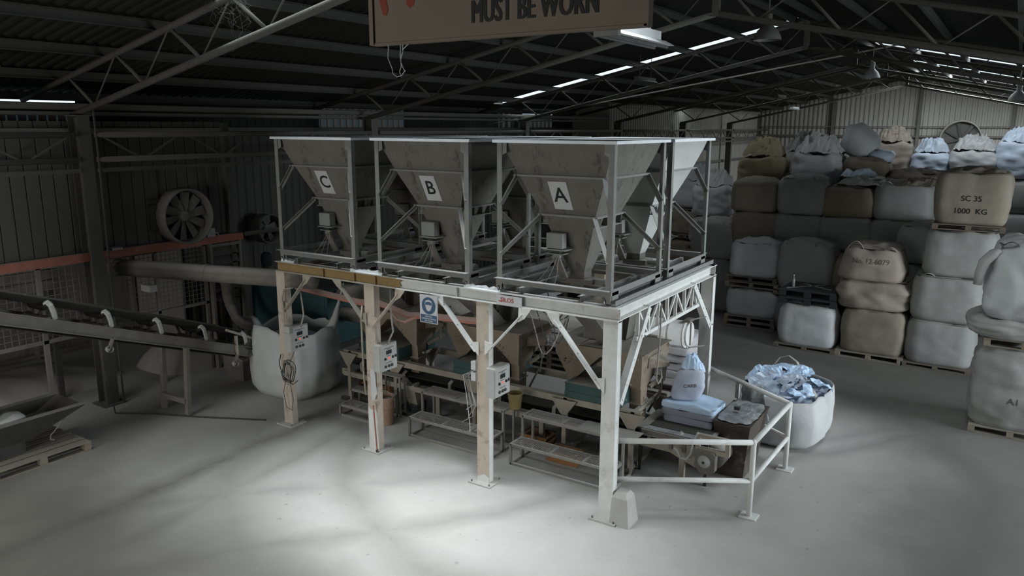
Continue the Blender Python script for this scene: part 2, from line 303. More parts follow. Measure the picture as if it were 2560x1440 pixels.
# ------------------------------------------------------------------ floor
def floor_mat():
    m = bpy.data.materials.new('dusty_concrete_floor'); m.use_nodes = True; M['floor'] = m
    nt = m.node_tree; N = nt.nodes; L = nt.links; b = N['Principled BSDF']; b.inputs['Roughness'].default_value = 0.9; b.inputs['Specular IOR Level'].default_value = 0.2
    tc = N.new('ShaderNodeTexCoord')
    def math_(op, a, c=None, cl=False):
        n = N.new('ShaderNodeMath'); n.operation = op; n.use_clamp = cl
        for i, k in enumerate((a, c)):
            if k is None: continue
            if isinstance(k, (int, float)): n.inputs[i].default_value = k
            else: L.new(k, n.inputs[i])
        return n.outputs[0]
    def nz(scale, det=6, rough=0.6, vec=None):
        n = N.new('ShaderNodeTexNoise'); n.inputs['Scale'].default_value = scale; n.inputs['Detail'].default_value = det; n.inputs['Roughness'].default_value = rough
        L.new(vec or tc.outputs['Object'], n.inputs['Vector']); return n.outputs[0]
    sp = N.new('ShaderNodeSeparateXYZ'); L.new(tc.outputs['Object'], sp.inputs[0]); X, Y = sp.outputs[0], sp.outputs[1]
    wob = math_('MULTIPLY', math_('SUBTRACT', nz(0.35, 3), 0.5), 1.1)
    fine = nz(2.6, 9, 0.74)
    def ring(cx, cy, R, w, s):
        dx = math_('SUBTRACT', X, cx); dy = math_('SUBTRACT', Y, cy)
        d = math_('SQRT', math_('ADD', math_('MULTIPLY', dx, dx), math_('MULTIPLY', dy, dy)))
        e = math_('ABSOLUTE', math_('ADD', math_('SUBTRACT', d, R), wob))
        return math_('MULTIPLY', math_('SUBTRACT', 1.0, math_('DIVIDE', e, w), True), s)
    def line(a, c, d0, w, s):
        e = math_('ABSOLUTE', math_('ADD', math_('SUBTRACT', math_('ADD', math_('MULTIPLY', X, a), math_('MULTIPLY', Y, c)), d0), wob))
        return math_('MULTIPLY', math_('SUBTRACT', 1.0, math_('DIVIDE', e, w), True), s)
    t = ring(-4.5, 11.0, 4.75, 0.5, 0.5)
    for q in (ring(-4.5, 11.0, 6.4, 0.7, 0.4), ring(-5.5, 11.5, 8.1, 0.6, 0.35), line(1, 0.05, -9.35, 0.42, 0.75), line(1, 0.10, -8.1, 0.3, 0.4), line(0.8, -0.6, -8.9, 0.32, 0.45), line(0.72, -0.69, -10.4, 0.3, 0.35)):
        t = math_('MAXIMUM', t, q)
    t = math_('MULTIPLY', t, math_('MULTIPLY', fine, 1.7), True)
    base = N.new('ShaderNodeValToRGB'); base.color_ramp.elements[0].position = 0.3; base.color_ramp.elements[1].position = 0.7
    base.color_ramp.elements[0].color = (0.355, 0.347, 0.323, 1); base.color_ramp.elements[1].color = (0.45, 0.447, 0.426, 1)
    dx = math_('MAXIMUM', math_('SUBTRACT', math_('ABSOLUTE', math_('ADD', X, 10.6)), 6.6), 0.0); dy = math_('MAXIMUM', math_('SUBTRACT', math_('ABSOLUTE', math_('SUBTRACT', Y, 10.2)), 1.8), 0.0)
    dist = math_('ADD', math_('SQRT', math_('ADD', math_('MULTIPLY', dx, dx), math_('MULTIPLY', dy, dy))), math_('MULTIPLY', wob, 1.6))
    worn = N.new('ShaderNodeMapRange'); worn.interpolation_type = 'SMOOTHSTEP'; worn.inputs[1].default_value = 2.0; worn.inputs[2].default_value = 3.9; L.new(dist, worn.inputs[0])
    mixn = math_('ADD', math_('MULTIPLY', nz(0.5, 5), 0.55), math_('MULTIPLY', fine, 0.45)); L.new(mixn, base.inputs[0])
    wm_ = N.new('ShaderNodeMixRGB'); L.new(worn.outputs[0], wm_.inputs[0]); L.new(base.outputs[0], wm_.inputs[1])
    b2_ = N.new('ShaderNodeValToRGB'); b2_.color_ramp.elements[0].position = 0.3; b2_.color_ramp.elements[1].position = 0.7
    b2_.color_ramp.elements[0].color = (0.165, 0.16, 0.146, 1); b2_.color_ramp.elements[1].color = (0.235, 0.229, 0.212, 1); L.new(mixn, b2_.inputs[0]); L.new(b2_.outputs[0], wm_.inputs[2])
    mx = N.new('ShaderNodeMixRGB'); L.new(t, mx.inputs[0]); L.new(wm_.outputs[0], mx.inputs[1]); mx.inputs[2].default_value = (0.12, 0.116, 0.106, 1)
    sp2 = N.new('ShaderNodeValToRGB'); sp2.color_ramp.elements[0].position = 0.70; sp2.color_ramp.elements[1].position = 0.74
    sp2.color_ramp.elements[0].color = (0,0,0,1); sp2.color_ramp.elements[1].color = (0.55,0.55,0.55,1); L.new(nz(9, 2, 0.5), sp2.inputs[0])
    mx2 = N.new('ShaderNodeMixRGB'); L.new(sp2.outputs[0], mx2.inputs[0]); L.new(mx.outputs[0], mx2.inputs[1]); mx2.inputs[2].default_value = (0.23,0.22,0.2,1)
    L.new(mx2.outputs[0], b.inputs['Base Color'])
    bp = N.new('ShaderNodeBump'); bp.inputs['Strength'].default_value = 0.25; bp.inputs['Distance'].default_value = 0.02; L.new(fine, bp.inputs['Height']); L.new(bp.outputs[0], b.inputs['Normal'])
floor_mat()
tag(MB().box(-18.2, 7.0, -6.2, 50.6, -0.2, 0.0).build('floor', 'floor'), kind='structure')
# ------------------------------------------------------------------ corrugated sheeting
def corr(name, mat, origin, along, across, length, span, pitch=0.2, depth=0.03, parent=None):
    # ribs run along `along` for `length`; profile steps along `across` for `span`
    o, a, c = Vector(origin), Vector(along).normalized(), Vector(across).normalized(); n = a.cross(c).normalized()
    prof = []; k = 0.0
    while k < span - 1e-6:
        for f, h in ((0, 0), (0.35, 0), (0.5, 1), (0.85, 1)):
            if k + f*pitch <= span: prof.append((k + f*pitch, h*depth))
        k += pitch
    prof.append((span, 0)); m = MB(); P = len(prof)
    m.add([o + c*s + n*h for s, h in prof] + [o + a*length + c*s + n*h for s, h in prof], [(i, i+1, P+i+1, P+i) for i in range(P-1)])
    return m.build(name, mat, parent)
# ------------------------------------------------------------------ roof: two slopes of sheeting, bay by bay, with openings for the skylights
roof = tag(bpy.data.objects.new('ceiling', None), kind='structure'); COL.objects.link(roof); ORG[roof.name] = Vector((0,0,0))
EAVE_L, EAVE_R = -15.75, 6.2
def slope_sheet(x0, x1, y0, y1):
    xa, xb = (x0, x1)
    corr('roof_sheet', 'roof_sheet', (xa, y0, roof_z(xa)), (xb-xa, 0, roof_z(xb)-roof_z(xa)), (0, 1, 0), math.hypot(xb-xa, roof_z(xb)-roof_z(xa)), y1-y0, 0.2, 0.03, roof)
for side, (xe, xr) in (('left', (EAVE_L, RIDGE_X)), ('right', (RIDGE_X, EAVE_R))):
    holes = sorted([(y0, y1, x0, x1) for sd, x0, x1, y0, y1, w, _s in SKY if sd == side])
    y = -6.2
    for y0, y1, x0, x1 in holes:
        slope_sheet(xe, xr, y, y0)
        if x0 - xe > 0.05: slope_sheet(xe, x0, y0, y1)
        if xr - x1 > 0.05: slope_sheet(x1, xr, y0, y1)
        y = y1
    slope_sheet(xe, xr, y, 50.5)
# dark cladding above the sheets keeps the light out (outer insulation), leaving the skylights free
MB().bar((RIDGE_X, -6.2, RIDGE_Z+0.05), (RIDGE_X, 50.5, RIDGE_Z+0.05), 0.5, 0.03).build('ridge_cap', 'roof_sheet', roof)
for i in range(8):
    for sgn in (-1, 1):
        x = RIDGE_X + sgn*(0.35 + 1.46*i)
        if x < EAVE_L + 0.2 or x > EAVE_R - 0.2: continue
        MB().chan((x, -6.0, roof_z(x)-0.10), (x, 50.3, roof_z(x)-0.10), 0.065, 0.15, 0.012, flip=sgn).build('purlin', 'purlin_paint', roof)
# ------------------------------------------------------------------ walls
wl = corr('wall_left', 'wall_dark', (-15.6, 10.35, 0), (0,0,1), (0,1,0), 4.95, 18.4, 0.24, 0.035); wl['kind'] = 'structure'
def sub(name, mat, mb, par): return mb.build(name, mat, par)
# clerestory above the left wall: dark sheets with open bays where daylight shows between pale corrugated strips
def cler(y0, y1, z0=4.95, z1=5.62): 
    corr('clerestory_sheet', 'roof_sheet', (-15.6, y0, z0), (0,0,1), (0,1,0), z1-z0, y1-y0, 0.24, 0.03, wl)
cler(-6.2, 5.2); cler(8.35, 14.7, 4.95, 5.585); cler(18.1, 23.2); cler(24.2, 24.8); cler(27.0, 29.0); cler(5.2, 8.35, 5.22, 5.36)
for ya_, yb_, za_, zb_ in ((14.5, 18.5, 4.95, 5.60), (24.5, 27.3, 4.95, 5.45), (23.0, 24.5, 4.95, 5.5), (5.0, 8.6, 4.95, 5.22)):
    MB().box(-15.645, -15.635, ya_, yb_, za_, zb_).build('translucent_sheet', 'fibreglass', wl)
def slats(y0, y1, z0, z1, mat, p=0.24, w=0.1):
    y = y0
    while y < y1: MB().box(-15.62, -15.585, y, min(y+w, y1), z0, z1).build('translucent_rib', mat, wl); y += p
slats(14.75, 18.05, 4.95, 5.6, 'wall_sheet'); slats(24.9, 27.0, 4.95, 5.4, 'wall_sheet', 0.3, 0.12); slats(23.3, 24.2, 4.95, 5.5, 'dark_steel', 0.36, 0.14); slats(5.3, 8.3, 4.95, 5.2, 'wall_sheet', 0.18, 0.13)
MB().box(-15.66, -15.60, -6.2, 29.0, 5.60, 5.68).build('eave_beam', 'dark_steel', wl)
MB().box(-15.66, -15.55, 10.3, 29.0, 4.88, 4.96).build('sill_rail', 'truss_paint', wl)
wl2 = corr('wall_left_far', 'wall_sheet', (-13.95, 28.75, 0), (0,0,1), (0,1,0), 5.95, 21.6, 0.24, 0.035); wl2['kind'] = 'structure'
MB().box(-15.7, -13.9, 28.70, 28.76, 0, 5.9).build('return_sheet', 'wall_sheet', wl2)
for z in (1.6, 3.1): MB().box(-13.9, -13.82, 28.8, 50.1, z, z+0.12).build('girt', 'truss_paint', wl2)
wb = tag(bpy.data.objects.new('wall_back', None), kind='structure'); COL.objects.link(wb); ORG[wb.name] = Vector((0,0,0))
def gable(y, flip, par, mat, xa=None, xb=None, zb=0.0):
    # full height corrugated end wall in strips so that its top follows the roof
    m = MB(); pts = []; x = EAVE_L if xa is None else xa; xe = EAVE_R if xb is None else xb
    while x < xe:
        for f, h in ((0,0),(0.35,0),(0.5,1),(0.85,1)): pts.append((x+f*0.26, h*0.04*flip))
        x += 0.26
    P = len(pts)
    m.add([(a, y+h, zb) for a, h in pts] + [(a, y+h, roof_z(a)) for a, h in pts], [(i, i+1, P+i+1, P+i) for i in range(P-1)])
    return m.build('corrugated_sheet', mat, par)
gable(50.3, -1, wb, 'wall_sheet')
for x in (-13.9, -9.5, -4.9, -0.4, 4.0): MB().ibeam((x, 50.1, 0), (x, 50.1, roof_z(x)-0.2), 0.16, 0.2, up=(0,1,0)).build('gable_post', 'truss_paint', wb)
for z in (1.6, 3.2, 4.45): MB().box(-15.6, 6, 50.05, 50.2, z, z+0.11).build('girt', 'truss_paint', wb)
MB().tube((-15.5, 50.0, 5.05), (6, 50.0, 5.05), 0.03, 6).build('conduit', 'truss_paint', wb)
wr = corr('wall_right', 'wall_sheet', (6.1, -6.2, 0), (0,0,1), (0,1,0), 5.6, SIDE[0]+6.2, 0.24, 0.035); wr['kind'] = 'structure'
corr('corrugated_sheet', 'wall_sheet', (6.1, SIDE[1], 0), (0,0,1), (0,1,0), 5.6, 50.4-SIDE[1], 0.24, 0.035, wr); corr('corrugated_sheet', 'wall_sheet', (6.1, SIDE[0], SIDE[3]), (0,0,1), (0,1,0), 5.6-SIDE[3], SIDE[1]-SIDE[0], 0.24, 0.035, wr)
wf = tag(bpy.data.objects.new('wall_front', None), kind='structure'); COL.objects.link(wf); ORG[wf.name] = Vector((0,0,0))
gable(-6.1, 1, wf, 'wall_sheet', EAVE_L, DOOR[0]); gable(-6.1, 1, wf, 'wall_sheet', DOOR[1], EAVE_R); gable(-6.1, 1, wf, 'wall_sheet', DOOR[0], DOOR[1], DOOR[3])
# annex behind the partition (left), closed and dark
wa = tag(MB().box(-17.9, -17.75, -6.2, 10.4, 0, 4.9).box(-17.9, -15.6, 10.3, 10.42, 0, 4.9).box(-17.9, -13.7, -6.2, 10.4, 4.86, 4.95).build('wall_annex', 'wall_sheet'), kind='structure')
# partition of ribbed panels hung between the columns, red rail along its foot
wp = tag(MB().box(-13.80, -13.78, 0.5, 10.24, 2.74, 5.02).build('wall_partition', 'panel_sheet'), kind='structure')
pan = None; k = 0; y = 0.6
while y < 10.2:
    w = 0.225
    if pan is None:
        pm_ = MB(); pm_.prism([(0,0,0),(0.028,0.012,0),(0.028,w-0.012,0),(0,w,0)], (0,0,2.33)); pan = pm_.build('wall_panel', 'panel_sheet', wp); pan.location = (-13.78, y, 2.74)
    else: share(pan, 'wall_panel', (-13.78, y, 2.74), parent=wp)
    y += 0.232
for yy in (8.62, 9.84): MB().box(-13.76, -13.70, yy, yy+0.09, 2.75, 4.2).build('stile', 'truss_paint', wp)
MB().box(-13.80, -13.62, 10.22, 10.34, 0, 5.06).build('corner_post', 'truss_paint', wp)
rr = thing('red_beam', 'rust red painted steel beam running along the foot of the ribbed wall under the fan', 'beam', (-13.6, 5, 2.66), world=True)
MB().chan((-13.58, 0.5, 2.70), (-13.58, 10.5, 2.72), 0.10, 0.15, 0.012).build('web', 'red_paint', rr)
MB().box(-13.68, -13.50, 7.6, 7.8, 2.79, 2.83).box(-13.66, -13.48, 3.0, 5.6, 2.785, 2.81).build('powder_heap', 'powder', rr)
MB().tube((-13.3, 10.35, 2.80), (-13.3, 11.3, 2.80), 0.045, 10).build('pipe_end', 'truss_paint', rr)
# ------------------------------------------------------------------ roof trusses and columns
CHORD = 7.02
def low_z(x): return CHORD - 0.211*abs(x - RIDGE_X)
def up_z(x): return 7.66 - 0.2125*abs(x - RIDGE_X)
TR = [7.25, 14.4, 21.55, 28.7, 35.85, 43.0]
TL = ['nearest roof truss, crossing the upper left corner from the dark column', 'second roof truss from the camera, its peak just right of the hanging sign', 'third roof truss, the first one behind the long left skylight line',
      'fourth roof truss from the camera, dark against the right skylight', 'fifth roof truss from the camera, near the far gable', 'last roof truss, just in front of the far corrugated gable']
def make_truss(i, Y):
    t = thing('roof_truss', TL[i], 'truss', (RIDGE_X, Y, CHORD), group='roof trusses', world=True)
    r = 0.055
    for s in (-1, 1):
        xe = RIDGE_X + s*8.75
        MB().tube((RIDGE_X, Y, low_z(RIDGE_X)), (xe, Y, low_z(xe)), r, 10).build('bottom_chord', 'truss_paint', t, True)
        MB().tube((RIDGE_X, Y, up_z(RIDGE_X)), (RIDGE_X + s*10.4, Y, up_z(RIDGE_X + s*10.4)), 0.05, 10).build('top_chord', 'truss_paint', t, True)
        x = 0.0; n = 0
        while x < 8.4:
            xl = RIDGE_X + s*(x + 0.75); xu = RIDGE_X + s*x; xu2 = RIDGE_X + s*(x + 1.46)
            MB().tube((xu, Y, up_z(xu)), (xl, Y, low_z(xl)), 0.028 if s > 0 else 0.014, 6).build('web_member', 'truss_paint', t, True)
            MB().tube((xl, Y, low_z(xl)), (xu2, Y, up_z(xu2)), 0.014 if s > 0 else 0.028, 6).build('web_member', 'truss_paint', t, True)
            x += 1.46; n += 1
    MB().box(RIDGE_X-0.06, RIDGE_X+0.06, Y-0.06, Y+0.06, low_z(RIDGE_X)-0.05, up_z(RIDGE_X)).build('king_post', 'truss_paint', t)
    return t
for i, Y in enumerate(TR): make_truss(i, Y)
CL = ['dark steel column beside the fan wall, nearest on the left', 'steel column on the left wall behind hopper B', 'steel column on the left wall, third from the camera',
      'steel column on the left wall, fourth from the camera', 'steel column on the left wall, fifth from the camera', 'steel column on the left wall, last before the far corner']
for i, Y in enumerate(TR):
    c = thing('steel_column', CL[i], 'column', (-13.5, Y, 0), group='columns along the left wall', world=True)
    MB().ibeam((-13.5, Y, 0.0), (-13.5, Y, 5.15), 0.22, 0.3, 0.016, 0.012, up=(1,0,0)).build('shaft', 'truss_paint', c)
    MB().box(-13.72, -13.28, Y-0.2, Y+0.2, 0, 0.025).build('base_plate', 'truss_paint', c)
    MB().box(-13.68, -13.32, Y-0.14, Y+0.14, 5.15, 5.17).build('cap_plate', 'truss_paint', c)
    if i == 0:
        MB().path([(-13.30, Y+0.16, 0.0), (-13.31, Y+0.16, 2.2), (-13.30, Y+0.17, 4.2), (-13.30, Y+0.16, 5.3)], 0.02, 6).build('conduit', 'dark_steel', c)
def girt_truss(i, y0, y1):
    L_ = ['lattice girt of two tubes with zigzag bars across the fan wall', 'lattice girt of two tubes on the left wall beyond hopper C', 'lattice girt on the left wall behind hopper A', 'lattice girt on the far left wall, first bay with the jog', 'lattice girt on the far left wall, second bay', 'lattice girt in the far left corner bay', 'lattice girt of two tubes at the left picture edge']
    g = thing('girt_truss', L_[i], 'girt', (-13.3, y0, 4.42), group='lattice girts on the left wall', world=True)
    X = -13.33
    for z in (4.84, 4.42): MB().tube((X, y0, z), (X, y1, z), 0.05, 8).build('rail', 'truss_paint', g, True)
    n = max(1, round((y1-y0)/1.8)); d = (y1-y0)/n
    for k in range(n):
        a = y0 + k*d
        MB().bar((X, a+0.15, 4.80), (X, a+d/2-0.1, 4.46), 0.03, 0.03).build('diagonal', 'truss_paint', g)
        MB().bar((X, a+d/2+0.1, 4.46), (X, a+d-0.15, 4.80), 0.03, 0.03).build('diagonal', 'truss_paint', g)
    MB().bar((X, y0, 4.24), (X, y1, 4.24), 0.05, 0.07).build('angle_rail', 'truss_paint', g)
    return g
girt_truss(6, 0.3, 7.08)
for i, Y in enumerate(TR): girt_truss(i, Y+0.16, Y+6.98)
for k, (z, r, lb) in enumerate(((5.32, 0.06, 'thick upper pipe running the length of the left wall under the eave'), (5.20, 0.035, 'thin lower pipe running the length of the left wall under the eave'))):
    tag(MB().tube((-13.85, 0.3, z), (-13.85, 28.5, z), r, 8).build('eave_pipe', 'truss_paint', smooth=True), lb, 'pipe')
tag(MB().tube((-16.0, 6.22, 6.93), (-10.9, 7.62, 6.9), 0.075, 10).build('brace_tube', 'truss_paint', smooth=True), 'thick diagonal roof brace tube in the top left corner', 'brace')
tag(MB().tube((-15.2, 21.9, 5.05), (-2.5, 21.9, 7.05), 0.02, 6).build('tie_rod', 'beige_steel', smooth=True), 'thin pale tie rod slanting up towards the ridge beneath the left skylight line', 'rod')
# skylight upstands (timber trims seen glowing beside the openings)
for sd, x0, x1, y0, y1, w, _s in SKY[:5]:
    for x in (x0, x1): MB().box(x-0.02, x+0.02, y0, y1, roof_z(x)-0.02, roof_z(x)+0.16).build('skylight_trim', 'truss_paint', roof)
# ================================================================== gantry
PX = [-9.95, -7.98, -5.89, -3.96]; YF, YR = 8.42, 11.98
G = thing('gantry', 'white and brown steel gantry on posts carrying the silo hoppers', 'gantry', (-6.95, 10.2, 0), world=True)
def post(x, y, mat, side_mat=None, z1=2.66):
    p = MB(); w, d = 0.20, 0.12
    # welded box section: broad front and back plates, narrower side plates set a little inside
    p.box(x-w/2, x+w/2, y-d/2, y-d/2+0.012, 0.02, z1).box(x-w/2, x+w/2, y+d/2-0.012, y+d/2, 0.02, z1).box(x-w/2+0.006, x-w/2+0.018, y-d/2+0.012, y+d/2-0.012, 0.02, z1)
    o = p.build('post', mat, G)
    MB().box(x+w/2-0.016, x+w/2-0.003, y-d/2+0.012, y+d/2-0.012, 0.02, z1-0.02).build('web_cover', side_mat or mat, o)
    MB().box(x-0.19, x+0.19, y-0.17, y+0.17, 0, 0.02).build('base_plate', 'concrete', o)
    for sx in (-1, 1):
        for sy in (-1, 1): MB().tube((x+sx*0.15, y+sy*0.13, 0.02), (x+sx*0.15, y+sy*0.13, 0.05), 0.012, 6).build('anchor_bolt', 'dusty_steel', o)
    return o
post(PX[0], YF, 'pink_paint'); post(PX[1], YF, 'pink_paint'); post(PX[2], YF, 'pink_paint', 'white_paint'); post(PX[3], YF, 'white_paint')
MB().prism([(PX[1]-0.1, YF-0.0615, 0.02), (PX[1]+0.1, YF-0.0615, 0.02), (PX[1]+0.1, YF-0.0615, 0.62), (PX[1]+0.03, YF-0.0615, 0.70), (PX[1]-0.04, YF-0.0615, 0.66), (PX[1]-0.1, YF-0.0615, 0.72)], (0, 0.001, 0)).build('white_paint_patch', 'white_paint', G)
MB().prism([(PX[2]-0.1, YF-0.0615, 0.02), (PX[2]+0.1, YF-0.0615, 0.02), (PX[2]+0.1, YF-0.0615, 0.10), (PX[2]+0.02, YF-0.0615, 0.14), (PX[2]-0.1, YF-0.0615, 0.08)], (0, 0.001, 0)).build('white_paint_patch', 'white_paint', G)
for x in PX: post(x, YR, 'white_paint' if x > -5 else 'pink_paint')
zb = 2.745; hb = 0.17
def beam(p0, p1, mat, w=0.15): return MB().ibeam(p0, p1, w, hb, 0.014, 0.012).build('beam', mat, G)
b1 = MB().box(-10.04, -7.42, YF-0.02, YF-0.005, 2.675, 2.815).build('beam', 'ochre_paint', G)
MB().box(-10.04, -7.42, YF-0.075, YF+0.075, 2.815, 2.83).box(-10.04, -7.42, YF-0.075, YF+0.075, 2.66, 2.675).build('flange', 'beige_steel', b1)
for x in (-8.95, -8.28, -7.85): MB().box(x-0.004, x+0.004, YF-0.055, YF-0.02, 2.675, 2.815).build('stiffener', 'ochre_paint', b1)
MB().prism([(-7.42, YF-0.021, 2.675), (-7.36, YF-0.021, 2.70), (-7.40, YF-0.021, 2.75), (-7.34, YF-0.021, 2.79), (-7.42, YF-0.021, 2.815)], (0,0.003,0)).build('paint_edge', 'ochre_paint', b1)
b2 = beam((-7.42, YF, zb), (-3.86, YF, zb), 'white_paint')
for x in (-6.33,): MB().box(x-0.005, x+0.005, YF-0.06, YF-0.01, 2.675, 2.815).build('stiffener', 'white_paint', b2)
b3 = beam((-3.94, YF+0.08, zb), (-3.94, YR+0.08, zb), 'white_paint'); beam((-10.04, YR, zb), (-3.86, YR, zb), 'white_paint'); beam((-9.95, YF+0.08, zb), (-9.95, YR, zb), 'beige_steel')
for y in (9.2, 10.1, 10.9): 
    for s in (-1, 1): MB().tube((-3.94+s*0.045, y, 2.655), (-3.94+s*0.045, y, 2.672), 0.012, 6).build('bolt', 'dusty_steel', b3)
# deck beams carrying the silos, front to back
for x in (-9.90, -9.55, -8.66, -8.30, -7.76, -7.42, -6.55, -6.17, -5.63, -5.30, -4.40, -4.05):
    MB().chan((x, YF-0.02, 2.87), (x, YR, 2.87), 0.055, 0.08, 0.01).build('deck_beam', 'silo_frame', G)
for y in (9.45, 10.55): MB().box(-9.9, -4.0, y-0.04, y+0.04, 2.78, 2.83).build('deck_beam', 'dusty_steel', G)
MB().ang((-3.93, YF, 2.84), (-3.93, YR+0.1, 2.84), 0.06, 0.008).build('edge_angle', 'silo_frame', G)
# knee braces with gusset plates
def knee(px, s, dx, ztop, zbot, mat, y=YF-0.065, w=0.085):
    b = MB().bar((px+s*dx, y, ztop), (px+s*0.10, y, zbot), 0.014, w, up=(0,1,0)).build('knee_brace', mat, G)
    b.data  # flat bar
    MB().prism([(px+s*(dx-0.06), y-0.006, 2.66), (px+s*(dx+0.13), y-0.006, 2.66), (px+s*(dx+0.03), y-0.006, ztop-0.06), (px+s*(dx-0.07), y-0.006, ztop-0.12)], (0,-0.01,0)).build('gusset_plate', mat, b)
    MB().prism([(px+s*0.05, y-0.006, zbot-0.06), (px+s*0.17, y-0.006, zbot+0.04), (px+s*0.17, y-0.006, zbot+0.12), (px+s*0.05, y-0.006, zbot+0.14)], (0,-0.01,0)).build('gusset_plate', mat, b)
    for k in (0.12, 0.5, 0.88):
        q = Vector((px+s*dx, y, ztop)).lerp(Vector((px+s*0.10, y, zbot)), k)
        MB().tube(q+Vector((0,-0.012,0)), q+Vector((0,-0.028,0)), 0.013, 6).build('bolt', 'dusty_steel', b)
knee(PX[0], 1, 0.62, 2.60, 2.03, 'beige_steel'); knee(PX[1], -1, 0.62, 2.62, 2.08, 'beige_steel'); knee(PX[1], 1, 0.60, 2.60, 2.05, 'pink_paint')
knee(PX[2], -1, 0.72, 2.62, 1.95, 'white_paint', w=0.10); knee(PX[2], 1, 0.66, 2.58, 1.98, 'white_paint', w=0.09); knee(PX[3], -1, 0.78, 2.58, 1.78, 'white_paint', w=0.11)
def sknee(x, y0, z0, y1, z1, w=0.12):
    b = MB().bar((x-0.03, y0, z0), (x-0.03, y1, z1), 0.10, 0.09, up=(1,0,0)).build('knee_brace', 'white_paint', G)
    for k in (0.08, 0.3, 0.55, 0.8, 0.95):
        q = Vector((x, y0, z0)).lerp(Vector((x, y1, z1)), k); MB().tube(q+Vector((0.05,0,0)), q+Vector((0.066,0,0)), 0.013, 6).build('bolt', 'dusty_steel', b)
sknee(-3.87, 9.35, 2.66, 8.52, 1.55); sknee(-3.87, 11.05, 2.66, 11.88, 1.85)
# lattice truss under the right edge
for k, (a, b) in enumerate((((-3.90, 8.98, 2.30), (-3.90, 11.36, 2.30)),)):
    MB().bar(a, b, 0.05, 0.05).build('lattice_chord', 'white_paint', G)
ys = [9.05, 9.38, 9.72, 10.05, 10.38, 10.72, 11.05, 11.30]
for k, y in enumerate(ys):
    MB().bar((-3.90, y, 2.30), (-3.90, y, 2.66), 0.045, 0.03, up=(0,1,0)).build('lattice_upright', 'white_paint', G)
    if k < len(ys)-1:
        a, b = (2.64, 2.32) if k % 2 == 0 else (2.32, 2.64)
        MB().bar((-3.90, y+0.03, a), (-3.90, ys[k+1]-0.03, b), 0.03, 0.03).build('lattice_diagonal', 'white_paint', G)
# powder spilled on the deck edge
for k, (x0, x1) in enumerate(((-8.35, -7.7), (-6.2, -5.6), (-9.9, -9.6))):
    rnd = random.Random(k); m = MB(); n = 14
    tops = [(x0+(x1-x0)*i/n, rnd.uniform(0.01, 0.05)) for i in range(n+1)]
    m.prism([(x0, YF-0.07, 2.831), (x1, YF-0.07, 2.831)] + [(a, YF-0.05, 2.831+h) for a, h in tops[::-1]], (0, 0.10, 0)).build('powder_spill', 'silo_rim', G)
